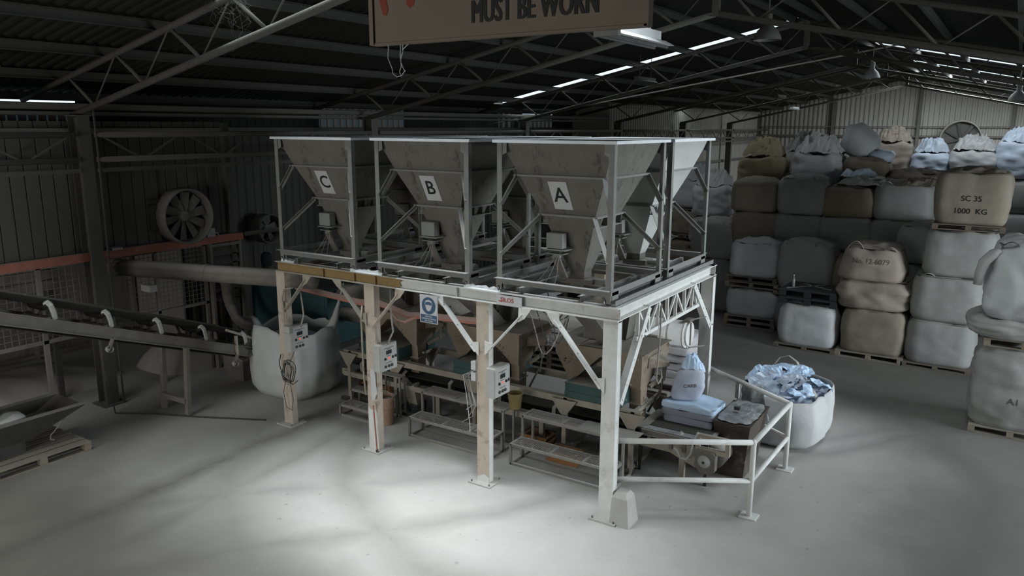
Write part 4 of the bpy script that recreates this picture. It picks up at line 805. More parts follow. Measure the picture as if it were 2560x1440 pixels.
def bench(i, x0, x1, tiers, plate=None):
    t = thing('step_bench', BL[i], 'step', (x0, tiers[0][0], 0), group='mesh step benches', world=True)
    r = 0.035
    for k, (y0, y1, z) in enumerate(tiers):
        for y in (y0, y1): MB().bar((x0, y, z-0.02), (x1, y, z-0.02), r, r).build('top_rail', 'bench_steel', t)
        for x in (x0, x1, x0+(x1-x0)*0.4, x0+(x1-x0)*0.72): MB().bar((x, y0, z-0.02), (x, y1, z-0.02), r, r).build('cross_rail', 'bench_steel', t)
        for x in (x0, x1):
            for y in (y0, y1): MB().bar((x, y, 0.0), (x, y, z), r, r, up=(0,1,0)).build('leg', 'bench_steel', t)
            MB().bar((x, y0, 0.02), (x, y1, 0.02), r, r).build('foot_rail', 'bench_steel', t)
        MB().bar((x0, y0, 0.02), (x1, y0, 0.02), r, r).build('foot_rail', 'bench_steel', t)
        mesh_top('mesh_panel', x0, x1, y0, y1, z-0.004, t)
    if plate: MB().box(plate[0], plate[1], tiers[-1][0]-0.05, tiers[-1][1]+0.02, tiers[-1][2]+0.006, tiers[-1][2]+0.012).build('steel_plate', 'motor_grey', t)
    return t
bench(0, -7.88, -6.26, [(9.10, 9.40, 0.34), (9.44, 9.74, 0.68)], (-7.15, -6.55))
bench(1, -5.90, -4.22, [(9.10, 9.40, 0.34), (9.44, 9.74, 0.68)], (-4.95, -4.05))
bench(2, -9.50, -8.62, [(9.14, 9.40, 0.22), (9.42, 9.62, 0.42)])
b3_ = thing('step_stand', 'taller open step frame with mesh top just behind the second post', 'step', (-8.9, 9.64, 0), world=True)
for x in (-8.98, -8.55):
    for y in (9.64, 9.76): MB().bar((x, y, 0), (x, y, 0.72), 0.03, 0.03, up=(0,1,0)).build('leg', 'bench_steel', b3_)
MB().box(-9.0, -8.53, 9.62, 9.78, 0.72, 0.74).build('tread', 'bench_steel', b3_)
# ================================================================== handrail
hr = thing('handrail', 'white tubular handrail fencing the conveyor end beside the corner post', 'handrail', (-2.38, 9.45, 0), world=True)
pA, pB, pC, pD = (-3.95, 8.55), (-2.42, 9.48), (-2.38, 11.20), (-3.98, 12.25)
for a, b in ((pA, pB), (pB, pC), (pC, pD)):
    MB().tube((*a, 1.03), (*b, 1.03), 0.036, 12).build('top_rail', 'white_paint', hr, True)
for a, b in ((pA, pB), (pB, pC), (pC, pD)): MB().tube((*a, 0.50), (*b, 0.50), 0.033, 12).build('middle_rail', 'white_paint', hr, True)
for p in (pB, pC):
    MB().tube((*p, 0.01), (*p, 1.03), 0.036, 12).build('post', 'white_paint', hr, True)
    MB().box(p[0]-0.11, p[0]+0.11, p[1]-0.10, p[1]+0.10, 0, 0.014).build('base_plate', 'white_paint', hr)
    MB().lathe([(0, 0.04), (0.026, 0.032), (0.0375, 0.01), (0.0375, -0.03)], (*p, 1.03), 12).build('corner_elbow', 'white_paint', hr, True)
MB().box(-3.36, -3.30, 11.78, 11.83, 0.75, 1.0).build('hanging_plate', 'sign_white', hr)
# ================================================================== small things around the steps
def bucket(name, label, x, y, z, r0, r1, h, mat, tilt=0.0, cat='bucket', rot=0.0, handle=False):
    t = thing(name, label, cat, (x, y, z), rot)
    o = MB().lathe([(0, 0.004), (r0, 0.0), (r0+(r1-r0)*0.9, h*0.9), (r1+0.008, h*0.9), (r1+0.008, h), (r1-0.004, h), (r0-0.006, 0.02), (0, 0.02)], (0,0,0), 20).build('body', mat, t); autosmooth(o)
    MB().lathe([(r0+(r1-r0)*0.6+0.001, h*0.6), (r0+(r1-r0)*0.6+0.007, h*0.61), (r0+(r1-r0)*0.66+0.007, h*0.66), (r0+(r1-r0)*0.66+0.001, h*0.67)], (0,0,0), 20).build('rib', mat, t)
    if handle: MB().path([(r1*math.cos(a), 0.02, h*0.92+0.12*math.sin(a)) for a in [math.pi*k/10 for k in range(11)]], 0.005, 5).build('handle', 'pale_cable', t)
    t.rotation_euler = (tilt, 0, rot)
    return t
bucket('bucket', 'peach coloured plastic pail standing behind the second post', -8.58, 9.30, 0, 0.13, 0.15, 0.50, 'peach_plastic', handle=True)
bucket('bucket', 'yellow plastic bucket on the upper step below the third control box', -6.13, 9.58, 0.70, 0.09, 0.115, 0.25, 'yellow_plastic')
bucket('bucket', 'black bucket on the floor under the cream scoop near the second post', -8.46, 9.98, 0.0, 0.15, 0.17, 0.20, 'black_plastic')
sc = thing('scoop', 'cream plastic scoop jug standing in the black bucket', 'scoop', (-8.46, 9.98, 0.06)); sc.rotation_euler = (0.12, -0.14, 0)
o = MB().prism([(-0.17, -0.08, 0.58), (-0.06, -0.08, 0.46), (0.12, -0.08, 0.50), (0.10, -0.08, 0.05), (-0.07, -0.08, 0.05)], (0,0.16,0)).build('body', 'cream_plastic', sc)
MB().box(-0.16, -0.09, -0.03, 0.03, 0.50, 0.54).build('lip', 'cream_plastic', sc)
def crate(label, x, y, rot, w=0.46, d=0.32, h=0.2, mat='orange_plastic'):
    t = thing('plastic_crate', label, 'crate', (x, y, 0), rot, group='orange crates under the benches')
    MB().box(-w/2, w/2, -d/2, d/2, 0, 0.015).build('base', mat, t)
    for sx, sy, nm in ((0,-1,'long_side'), (0,1,'long_side'), (-1,0,'short_side'), (1,0,'short_side')):
        if sx == 0: m = MB().box(-w/2, w/2, sy*d/2-0.008, sy*d/2+0.008, 0.0, h); m.box(-w/2-0.01, w/2+0.01, sy*d/2-0.016, sy*d/2+0.016, h-0.025, h)
        else: m = MB().box(sx*w/2-0.008, sx*w/2+0.008, -d/2, d/2, 0.0, h*0.6); m.box(sx*w/2-0.016, sx*w/2+0.016, -d/2, d/2, h-0.025, h)
        m.build(nm, mat, t)
    MB().lathe([(0, 0.12), (0.06, 0.10), (0.09, 0.04), (0.07, 0.012)], (0.02, 0.0, 0.0), 10).build('clod', 'cream_plastic', t)
crate('orange plastic crate under the left end of the right step bench', -5.95, 9.98, 0.05); crate('orange plastic crate in the middle under the right step bench', -5.25, 9.62, 0.0)
t = crate('orange wooden looking crate on the floor behind the white bulk bag', -9.85, 10.4, 0.6, 0.6, 0.35, 0.18)
bl = thing('concrete_block', 'pale concrete lump at the foot of the corner post', 'block', (-3.76, 8.47, 0))
o = MB().frust([(-0.07, 0.07, -0.09, 0.07, 0.42), (-0.10, 0.11, -0.13, 0.10, 0.36), (-0.11, 0.16, -0.18, 0.13, 0.0)]); o.add([(-0.07,-0.09,0.42),(0.07,-0.09,0.42),(0.07,0.07,0.42),(-0.07,0.07,0.42)], [(0,1,2,3)]); o.build('lump', 'concrete', bl)
# dark box bin with film on its top, right of the table
bx_ = thing('brown_bin', 'dark brown box bin with crumpled film on top inside the handrail', 'bin', (-2.97, 10.85, 0))
bx_.rotation_euler = (0, 0, 0.0)
MB().frust([(-0.27, 0.26, -0.50, 0.50, 0.86), (-0.20, 0.18, -0.36, 0.40, 0.22), (-0.18, 0.16, -0.34, 0.38, 0.0)]).build('body', 'brown_box', bx_)
m = MB().box(-0.28, 0.27, -0.51, 0.51, 0.86, 0.872).build('top_rim', 'brown_box', bx_)
# ================================================================== soft shapes: bulk bags, sacks, crumpled film
def grid_box(nx, ny, nz):
    bm = bmesh.new(); bmesh.ops.create_cube(bm, size=2.0)
    bmesh.ops.subdivide_edges(bm, edges=bm.edges[:], cuts=nx, use_grid_fill=True)
    bm.verts.index_update(); V = [v.co.copy() for v in bm.verts]; Fs = [[v.index for v in f.verts] for f in bm.faces]
    bm.free(); return V, Fs
_GB = {}
def soft_box(w, d, h, seed, k=5.0, bulge=0.07, wr=0.018, cuts=15, slump=0.0, top_in=0.10, bot_in=0.05, crease=0.0, lean=(0,0)):
    if cuts not in _GB: _GB[cuts] = grid_box(cuts, cuts, cuts)
    V, Fs = _GB[cuts]; m = MB(); out = []
    off = Vector((seed*3.17, seed*1.31, seed*7.7))
    for v in V:
        x, y, z = v
        mx = max(abs(x), abs(y), 1e-6); r = (abs(x)**k + abs(y)**k)**(1/k); f = mx/max(r, 1e-6); x, y = x*f, y*f
        s = 1 + bulge*(1 - z*z) - slump*z*0.5
        if z > 0.55: s *= 1 - top_in*((z-0.55)/0.45)**2
        if z < -0.7: s *= 1 - bot_in*((-z-0.7)/0.3)**2
        # top dome
        rr = min(1.0, math.hypot(x, y))
        zz = z + (0.06*(1-rr) if v.z > 0.99 else 0) - (0.04*rr**4 if v.z > 0.99 else 0)
        p = Vector((x*s*w/2 + lean[0]*(z+1)/2, y*s*d/2 + lean[1]*(z+1)/2, (zz+1)*h/2))
        nn = Vector((x, y, 0.25*z)).normalized() if abs(v.z) < 0.99 else Vector((0,0,1 if v.z > 0 else 0))
        q = Vector((p.x*2.2, p.y*2.2, p.z*3.2)) + off
        dsp = wr*(noise.noise(q)*1.4 + noise.noise(q*2.3)*0.7)
        dsp += 0.022*noise.noise(Vector((p.x*4.5, p.y*4.5, p.z*0.9)) + off)*(0.4+0.6*(z+1)/2)                      # hanging folds
        dsp += 0.016*abs(noise.noise(Vector((p.x*1.3, p.y*1.3, p.z*11.0)) - off))*max(0, 0.7-z)                     # sagging creases
        if v.z > 0.99: dsp = dsp*1.6 + 0.035*noise.noise(Vector((x*1.7, y*1.7, seed)))
        if crease: dsp += crease*(abs(noise.noise(Vector((p.x*1.6, p.y*1.6, p.z*8.5)) + off)) - 0.25)
        out.append(p + nn*dsp)
    m.add(out, Fs); return m
def crumple(w, d, h, seed, n=22, freq=3.0, sharp=1.0, base=-0.02, edge=1.0):
    m = MB(); off = Vector((seed*2.7, seed*5.1, seed*1.9)); vs = []
    for j in range(n+1):
        for i in range(n+1):
            u, v = 2*i/n-1, 2*j/n-1
            # map square to a soft round cornered patch
            r = (abs(u)**4+abs(v)**4)**0.25; mx = max(abs(u), abs(v), 1e-6); f = mx/max(r, 1e-6)
            x, y = u*f*w/2, v*f*d/2
            jx = noise.noise(Vector((x*freq*1.3, y*freq*1.3, 9.1)) + off); jy = noise.noise(Vector((x*freq*1.3, y*freq*1.3, 4.4)) + off)
            q = Vector((x*freq, y*freq, 0)) + off
            rid = 1-abs(noise.noise(q))*2.0; rid2 = 1-abs(noise.noise(q*2.3))*2.0
            fall = max(0.0, 1 - mx**3*edge)
            z = base + h*(0.45*fall + sharp*(0.38*rid + 0.22*rid2)*(0.25+0.75*fall))
            vs.append((x+0.05*w*jx, y+0.05*d*jy, z))
    m.add(vs, [(j*(n+1)+i, j*(n+1)+i+1, (j+1)*(n+1)+i+1, (j+1)*(n+1)+i) for j in range(n) for i in range(n)])
    return m
def loop_strap(p0, p1, hgt, w=0.06, out=(0,0,0), n=9, t=0.008):
    p0, p1 = Vector(p0), Vector(p1); pts = []
    for k in range(n):
        f = k/(n-1); pts.append(p0.lerp(p1, f) + Vector((0,0,hgt*math.sin(math.pi*f)**0.8)) + Vector(out)*math.sin(math.pi*f))
    m = MB(); side = (p1-p0).cross(Vector((0,0,1)))
    side = side.normalized() if side.length > 1e-5 else Vector((1,0,0))
    vs = []
    for p in pts: vs += [p - side*w/2, p + side*w/2]
    for p in pts: vs += [p - side*w/2 + Vector((0,0,t)), p + side*w/2 + Vector((0,0,t))]
    N2 = 2*n; fs = []
    for k in range(n-1):
        a = 2*k; fs += [(a, a+1, a+3, a+2), (N2+a+2, N2+a+3, N2+a+1, N2+a), (a, a+2, N2+a+2, N2+a), (a+1, N2+a+1, N2+a+3, a+3)]
    m.add(vs, fs); return m
def bulk_bag(label, x, y, z, w, d, h, mat, seed, topstyle='fold', rot=0.0, loops=0, strap='strap_white', group=None, txt=None, **kw):
    t = thing('bulk_bag', label, 'bulk bag', (x, y, z), rot, group=group)
    body = soft_box(w, d, h, seed, **kw).build('body', mat, t, True)
    rnd = random.Random(seed)
    if topstyle in ('fold', 'press', 'messy', 'liner'):
        hh = {'fold': 0.15, 'press': 0.05, 'messy': 0.5, 'liner': 0.45}[topstyle]; sc = {'fold': 0.86, 'press': 0.96, 'messy': 0.95, 'liner': 0.92}[topstyle]
        c = crumple(w*sc, d*sc, hh, seed, 22, 3.0 if topstyle in ('fold', 'press') else 3.6, 0.9 if topstyle in ('fold', 'press') else 1.5)
        o = c.build('gathered_top', 'liner' if topstyle == 'liner' else mat, t, topstyle in ('fold', 'press')); o.location = (0, 0, h*0.985)
        if topstyle in ('messy', 'liner'):
            s2 = MB().lathe([(0.22*w, 0.0), (0.14*w, 0.10), (0.07*w, 0.17), (0.13*w, 0.25), (0.17*w, 0.30), (0.0, 0.22)], (rnd.uniform(-.15,.15)*w, rnd.uniform(-.15,.15)*d, h*1.0), 14)
            s2.v = [tuple(Vector(v) + Vector((noise.noise(Vector(v)*9+Vector((seed,0,0)))*0.07, noise.noise(Vector(v)*9+Vector((0,seed,0)))*0.07, 0))) for v in s2.v]
            s2.build('tied_spout', mat if topstyle == 'messy' else 'liner', t, True)
    for k in range(loops):
        a = [(-1,-1), (1,-1), (-1,1), (1,1)][k]
        px, py = a[0]*w*0.40, a[1]*d*0.40
        fall = 1 if topstyle == 'press' else rnd.choice((0, 1)) if topstyle == 'fold' else 0
        if fall: o = loop_strap((px, py*1.0, h*0.93), (px*0.45, py*1.02, h*0.95), 0.10, 0.06, (0, a[1]*0.10, 0))
        else: o = loop_strap((px, py, h*0.93), (px*0.35, py, h*0.95), 0.17, 0.06, (0, a[1]*0.03, 0))
        o.build('lifting_loop', strap, t)
    if txt:
        for tx_, size, dz, mat_, sx in txt:
            conform(text('lettering', tx_, size, (0.0, -d/2, h*dz), (1,0,0), (0,0,1), mat_, t, 0.0, 0.002, sx), body)
    return t
def pallet(label, x, y, z, w=1.2, d=1.1, h=0.13, mat='wood', rot=0.0, group='wooden pallets', boards=7):
    t = thing('pallet', label, 'pallet', (x, y, z), rot, group=group)
    bd = None; bw = d/boards*0.80
    for k in range(boards):
        yy = -d/2 + bw/2 + k*(d-bw)/(boards-1)
        if bd is None: bd = MB().box(-w/2, w/2, -bw/2, bw/2, h-0.022, h).build('deck_board', mat, t); bd.location = (0, yy, 0)
        else: share(bd, 'deck_board', (0, yy, 0), parent=t)
    for xx in (-w/2+0.05, 0, w/2-0.05):
        MB().box(xx-0.05, xx+0.05, -d/2, d/2, h-0.042, h-0.022).build('stringer_board', mat, t)
        for yy in (-d/2+0.06, 0, d/2-0.06): MB().box(xx-0.05, xx+0.05, yy-0.06, yy+0.06, 0.02, h-0.042).build('block', mat, t)
    for yy in (-d/2+0.06, 0, d/2-0.06): MB().box(-w/2, w/2, yy-0.05, yy+0.05, 0, 0.02).build('bottom_board', mat, t)
    return t
# ------------------------------------------------------------------ stacked bulk bags, right half of the hall
D = 1.15
def row(Y): return Y + D/2
FR = 'bulk bags stacked in the hall'
# front row
pallet('dark pallet under the white bulk bag with the black pallets on top', -3.60, row(17.85), 0, 1.34, 1.2, 0.10, 'dark_wood')
bulk_bag('white bulk bag on the floor row carrying black plastic pallets', -3.60, row(17.85), 0.10, 1.24, D, 0.93, 'bag_white', 1, None, k=6, bulge=0.05, group=FR)
for q in range(2):
    t = thing('plastic_pallet', ('lower' if q == 0 else 'upper') + ' black plastic pallet lying on the white bulk bag', 'pallet', (-3.62, row(17.85)+0.05*q, 1.045+0.17*q), 0.0 if q == 0 else -0.03, group='black plastic pallets')
    for k in range(9): MB().box(-0.62, 0.62, -0.56+k*0.128, -0.50+k*0.128, 0.12, 0.15).build('slat', 'black_plastic', t)
    for xx in (-0.56, 0, 0.56): MB().box(xx-0.06, xx+0.06, -0.57, 0.57, 0.095, 0.12).build('bearer', 'black_plastic', t)
    for xx in (-0.56, 0, 0.56):
        for yy in (-0.5, 0, 0.5): MB().box(xx-0.07, xx+0.07, yy-0.07, yy+0.07, 0.0, 0.095).build('foot', 'black_plastic', t)
    if q == 1: MB().bar((-0.5, -0.45, 0.158), (0.2, 0.4, 0.158), 0.07, 0.012).bar((-0.3, 0.3, 0.158), (0.45, -0.2, 0.158), 0.07, 0.012).build('loose_batten', 'dusty_steel', t)
bt = thing('bottle', 'small clear bottle standing on the black plastic pallets', 'bottle', (-4.0, 18.15, 1.40))
MB().lathe([(0, 0), (0.035, 0), (0.036, 0.16), (0.015, 0.21), (0.013, 0.25), (0, 0.25)], (0,0,0), 14).build('glass', 'film', bt, True); MB().lathe([(0.016, 0.25), (0.016, 0.28), (0, 0.28)], (0,0,0), 10).build('cap', 'sign_white', bt)
pallet('pallet under the tan three-bag stack', -2.25, row(17.85), 0, 1.36, 1.2, 0.14)
bulk_bag('tan bulk bag at the bottom of the middle three-bag stack', -2.23, row(17.85), 0.14, 1.26, D, 0.97, 'bag_tan', 2, 'press', k=6, bulge=0.05, group=FR)
bulk_bag('slumped tan bulk bag in the middle of the three-bag stack', -2.30, row(17.9), 1.12, 1.36, D+0.05, 0.66, 'bag_pinkish', 3, 'press', k=4, bulge=0.10, wr=0.05, crease=0.07, group=FR, slump=0.10, loops=1)
bulk_bag('tan bulk bag lettered No. 12-6079 on top of the three-bag stack', -2.38, row(17.85), 1.76, 1.24, D, 0.70, 'bag_pinkish', 4, 'fold', k=4, bulge=0.04, wr=0.03, loops=4, group=FR, slump=0.22, strap='bag_pinkish', txt=[('No. 12-6079', 0.15, 0.60, 'print_faded', 0.95)])
pallet('flattened pallet under the grey three-bag stack', -0.95, row(17.85), 0, 1.3, 1.2, 0.10, 'dark_wood')
bulk_bag('grey bulk bag at the bottom of the stack below the SC 35 bag', -0.93, row(17.85), 0.10, 1.26, D, 0.93, 'bag_grey', 5, 'press', k=5, bulge=0.06, group=FR)
bulk_bag('grey bulk bag second from the floor below the SC 35 bag', -0.90, row(17.85), 1.04, 1.26, D, 0.96, 'bag_grey', 6, 'press', k=5, bulge=0.07, group=FR, loops=1)
bulk_bag('grey bulk bag directly under the pallet of the SC 35 bag', -0.76, row(17.85), 2.01, 1.26, D, 0.94, 'bag_grey', 7, 'press', k=5, bulge=0.07, group=FR)
pallet('pallet under the SC 35 bulk bag high on the stack', -0.66, row(17.85), 2.97, 1.28, 1.2, 0.12, 'dark_wood')
bulk_bag('tan bulk bag lettered SC 35 1000 KG, topmost of its stack', -0.66, row(17.85), 3.09, 1.28, D, 1.05, 'bag_tan', 8, 'fold', k=7, bulge=0.05, wr=0.012, group=FR, slump=-0.05, txt=[('SC 35', 0.15, 0.50, 'print_black', 1.0), ('1000  KG', 0.15, 0.26, 'print_black', 1.0)])
# right edge pile
pallet('wooden pallet under the bulk bag pile at the right picture edge', 0.42, 14.95, 0, 1.2, 1.1, 0.13)
bulk_bag('wrinkled white bulk bag at the bottom of the right edge pile', 0.40, 14.97, 0.13, 1.18, D, 1.36, 'bag_grey', 9, None, k=4, bulge=0.10, wr=0.04, crease=0.09, group=FR, txt=[('A1', 0.15, 0.38, 'print_faded', 1.0)])
pallet('pallet between the bulk bags of the right edge pile', 0.46, 14.97, 1.50, 1.15, 1.1, 0.14)
bulk_bag('flattened white bulk bag on the pallet of the right edge pile', 0.36, 14.97, 1.64, 1.30, D, 0.34, 'bag_grey', 10, None, k=3.5, bulge=0.14, wr=0.05, crease=0.08, group=FR)
bulk_bag('upper white bulk bag with black straps at the right picture edge', 0.42, 14.97, 1.98, 1.16, D, 1.22, 'bag_white', 11, 'fold', k=3.5, bulge=0.12, wr=0.05, crease=0.07, group=FR, loops=4, strap='strap_black', slump=0.12)
sv = thing('hanging_sleeve', 'crumpled bag sleeve hanging down the left of the right edge pile', 'sleeve', (-0.16, 14.5, 2.3))
o = MB().path([(0.10, 0.0, 0.78), (0.02, -0.02, 0.72), (-0.07, -0.03, 0.58), (-0.12, -0.04, 0.38), (-0.14, -0.04, 0.20)], 0.1, 10, rs=[0.05, 0.08, 0.085, 0.08, 0.06])
o.v = [tuple(Vector(v) + Vector((noise.noise(Vector(v)*8)*0.05, noise.noise(Vector(v)*9+Vector((3,0,0)))*0.05, 0))) for v in o.v]; o.build('fabric', 'bag_grey', sv, True)
# left group
pallet('double wooden pallet under the short bag left of the front row', -5.25, row(19.2), 0, 1.3, 1.2, 0.14, 'wood'); pallet('second pallet of the pair under the short bag left of the front row', -5.25, row(19.2), 0.14, 1.26, 1.2, 0.14, 'wood')
bulk_bag('short white bulk bag on the two pallets left of the front row', -5.25, row(19.2), 0.28, 1.26, D, 0.72, 'bag_white', 12, 'press', k=6, bulge=0.05, group=FR, loops=2)
pallet('tilted old pallet on the short white bag', -5.25, row(19.2), 1.03, 1.32, 1.2, 0.14, 'wood'); pallet('pallet just under the white bag with the dark cord', -5.28, row(19.2), 1.18, 1.30, 1.2, 0.13, 'dark_wood')
bulk_bag('white bulk bag with folded flap standing on the left pallets', -5.27, row(19.2), 1.31, 1.16, D, 0.86, 'bag_white', 13, 'fold', k=6, bulge=0.04, group=FR, loops=2, slump=0.08)
# second row behind the black pallets
bulk_bag('hidden lower grey bag in the second row behind the black pallets', -4.03, row(19.25), 0.0, 1.26, D, 0.95, 'bag_grey', 40, None, k=6, cuts=5, group=FR)
pallet('pallet under the rounded white bag behind the black pallets', -4.03, row(19.2), 0.96, 1.32, 1.2, 0.13, 'wood')
bulk_bag('rounded white bulk bag with folded top behind the black plastic pallets', -4.03, row(19.2), 1.09, 1.24, D, 1.16, 'bag_grey', 14, 'fold', k=4.5, bulge=0.08, group=FR, loops=2)
for k, x in enumerate((-2.70, -1.40)):
    bulk_bag(['lower brown bag in the second row behind the No. 12-6079 stack', 'lower grey bag in the second row behind the SC 35 stack'][k], x, row(19.25), 0.0, 1.26, D, 1.0, 'bag_brown' if k == 0 else 'bag_grey', 41+k, None, k=6, cuts=5, group=FR)
    bulk_bag(['second-layer brown bag in the second row behind the No. 12-6079 stack', 'second-layer grey bag peeking out left of the SC 35 stack'][k], x-0.05, row(19.25), 1.0, 1.26, D, 0.98, 'bag_brown' if k == 0 else 'bag_grey', 43+k, 'press', k=5, group=FR)
bulk_bag('grey bag peeking out left of the SC 35 bag, upper layer', -1.45, row(19.25), 1.99, 1.24, D, 0.85, 'bag_grey', 45, 'fold', k=5, group=FR)
# third row
R3 = [(-5.68, 1.16, 'bag_tan', 'tan', 'left of the third row'), (-4.56, 1.20, 'bag_grey', 'grey', 'second from left in the third row'), (-3.42, 1.22, 'bag_brown', 'brown', 'third from left in the third row'), (-2.22, 1.24, 'bag_grey', 'grey', 'fourth from left in the third row')]
for k, (x, w, mt, cn, pos) in enumerate(R3):
    bulk_bag(f'{cn} bulk bag on the floor, {pos}, mostly hidden', x, row(20.55), 0.0, w, D, 0.98, mt, 50+k, None, k=6, cuts=5, group=FR)
    bulk_bag(f'{cn} bulk bag second from the floor, {pos}', x, row(20.55), 0.98, w, D, 0.98, mt, 54+k, None, k=6, cuts=7, group=FR)
    ml = 'bag_grey' if k == 2 else mt
    bulk_bag(f'{"grey" if k == 2 else cn} bulk bag third from the floor, {pos}', x, row(20.5), 1.97, w+0.03, D, 0.84, ml, 15+k, 'press', k=5, bulge=0.06, group=FR)
    hh = (0.80, 0.93, 0.72, 0.86)[k]
    bulk_bag(f'{cn} bulk bag topmost {pos}', x+(-0.04, 0.06, 0.02, 0.04)[k], row(20.45), 2.82, w, D, hh, mt, 20+k, 'fold', k=5, bulge=0.07, group=FR, loops=(0, 2, 0, 1)[k])
for k, (x, y, z, w, d, h, lb) in enumerate(((-3.0, 21.1, 3.62, 1.5, 1.2, 0.22, 'grey film sheet draped over the topmost brown bag'), (-1.75, 20.9, 3.66, 1.3, 1.1, 0.20, 'grey film sheet draped left of the SC 35 bag'), (-3.4, 22.0, 3.75, 0.9, 0.8, 0.25, 'white film scrap lying below the pale round bag'))):
    o = crumple(w, d, h, 71+k, 26, 3.2, 1.2).build('film_sheet', ('bag_grey', 'bag_brown', 'liner')[k]); o.location = (x, y, z); tag(o, lb, 'film', group='film sheets on the bag pile')
# rear heap on top
RH = [(-6.0, 22.4, 3.35, 1.15, 0.85, 'sack_yellow', 'crumpled yellowish empty bags on the pile behind the topmost tan bag', 'messy'), (-4.55, 22.6, 3.35, 1.25, 0.95, 'bag_white', 'white crumpled bulk bag on the rear pile left of the pale blob', 'messy'),
      (-5.3, 24.3, 3.4, 1.2, 0.9, 'bag_grey', 'grey bulk bag behind the yellowish empty bags', 'messy'), (-3.35, 22.7, 3.35, 1.15, 0.80, 'bag_brown', 'brown bulk bag below the pale blob bag', 'fold'),
      (-2.1, 22.6, 3.33, 1.25, 0.55, 'bag_brown', 'brown slumped bag right of the bag below the pale blob', 'fold'), (-2.55, 31.2, 3.34, 1.1, 0.80, 'liner', 'bluish white bag lit by the right skylight on the rear pile', 'messy'),
      (-0.75, 22.9, 3.33, 1.35, 0.55, 'bag_brown', 'brown crumpled bag on the rear pile just above the SC 35 bag', 'fold'), (-1.25, 31.2, 3.34, 1.35, 0.90, 'bag_white', 'white crumpled bag on the far pile left of the right edge', 'messy'),
      (0.1, 31.2, 3.34, 1.35, 1.20, 'liner', 'bluish film heap on the far pile in front of the far fan', 'liner'), (-3.8, 31.2, 3.34, 1.25, 1.15, 'bag_pinkish', 'pinkish white crumpled bag right of the pale blob bag', 'messy'), (1.45, 31.2, 3.34, 1.2, 1.1, 'bag_white', 'white crumpled bag on the far pile at the right picture edge', 'messy')]
for k, (x, y, z, w, h, mt, lb, ts) in enumerate(RH):
    bulk_bag(lb, x, y, z, w, D, h, mt, 60+k, ts, k=4, bulge=0.10, wr=0.05, crease=0.05, group='bags on the rear pile')
UND = ['under the yellowish empty bags', 'under the white crumpled bag', 'under the brown bag below the blob', 'under the brown slumped bag', 'behind the SC 35 bag', 'under the grey bag behind the yellowish bags',
       'under the pinkish crumpled bag', 'under the bluish white bag', 'under the white crumpled far bag', 'under the bluish film heap', 'under the far bag at the right edge']
for k, (x, y) in enumerate(((-6.0, 22.4), (-4.7, 22.5), (-3.4, 22.6), (-2.15, 22.6), (-0.8, 22.9), (-5.3, 24.1), (-3.8, 31.2), (-2.55, 31.2), (-1.25, 31.2), (0.1, 31.2), (1.45, 31.2))):
    for j in range(3): bulk_bag(f"grey bulk bag, {['floor', 'middle', 'upper'][j]} layer of the column {UND[k]}", x, y, j*1.11, 1.24, D, 1.10, 'bag_grey', 80+k*3+j, None, k=6, cuts=4, group='hidden bags carrying the rear pile')
bb = thing('blob_bag', 'pale round knotted bag bulging on top of the rear pile against the gable', 'bag', (-3.55, 23.0, 4.16))
o = MB().lathe([(0, 0), (0.26, 0.02), (0.42, 0.14), (0.50, 0.34), (0.48, 0.56), (0.38, 0.75), (0.22, 0.88), (0.10, 0.94), (0, 0.95)], (0,0,0), 30)
o.v = [tuple(Vector((v[0]*(1+0.22*noise.noise(Vector(v)*2.6)) - 0.12*v[2], v[1]*(1+0.2*noise.noise(Vector(v)*2.6)), v[2] + 0.10*noise.noise(Vector(v)*3.1) - 0.25*max(0, v[0])*v[2] if v[2] > 0.1 else v[2]))) for v in o.v]; o.build('body', 'bag_white', bb, True)
bulk_bag('small white sack lying at the foot of the pale round bag', -3.05, 22.9, 4.10, 0.55, 0.5, 0.28, 'liner', 91, None, k=3, bulge=0.2, cuts=7, group='bags on the rear pile')
# pile behind the right rear post
bulk_bag('lower grey bulk bag of the pair behind the rear right post', -6.75, 21.15, 0.0, 1.22, 1.2, 1.45, 'bag_grey', 30, None, k=5, bulge=0.05, group=FR)
bulk_bag('upper grey bulk bag with a hanging strap behind the rear right post', -6.75, 21.15, 1.46, 1.28, 1.2, 1.0, 'bag_grey', 31, 'fold', k=4.5, bulge=0.07, group=FR, loops=2)
for j, (x, y) in enumerate(((-8.0, 24.3), (-9.5, 26.5))):
    pallet(['old pallet under the messy bags seen through the rear right silo frame', 'old pallet in the far aisle left of the messy bags'][j], x, y, 0, 1.3, 1.2, 0.15, 'dark_wood')
    bulk_bag(['brown bag below the messy bags seen through the rear right silo frame', 'brown bag in the far aisle seen between the silo legs'][j], x, y, 0.15, 1.2, 1.1, 0.95, 'bag_brown', 33+j, 'press', k=5, group=FR)
    pallet(['upper pallet under the messy bags seen through the silo frame', 'upper pallet in the far aisle'][j], x, y, 1.155, 1.3, 1.2, 0.14, 'dark_wood')
    bulk_bag(['messy grey bag on pallets seen through the rear right silo frame', 'messy tan bag in the far aisle on its pallet'][j], x, y, 1.30, 1.2, 1.1, 0.9, ('bag_grey', 'bag_tan')[j], 35+j, 'press', k=4, wr=0.05, crease=0.05, group=FR)
    bulk_bag(['topmost white bag of the stack behind the rear right silo leg', 'topmost white bag in the far aisle'][j], x, y, 2.24, 1.2, 1.1, 0.95, 'bag_white', 37+j, 'messy', k=4, wr=0.05, group=FR)
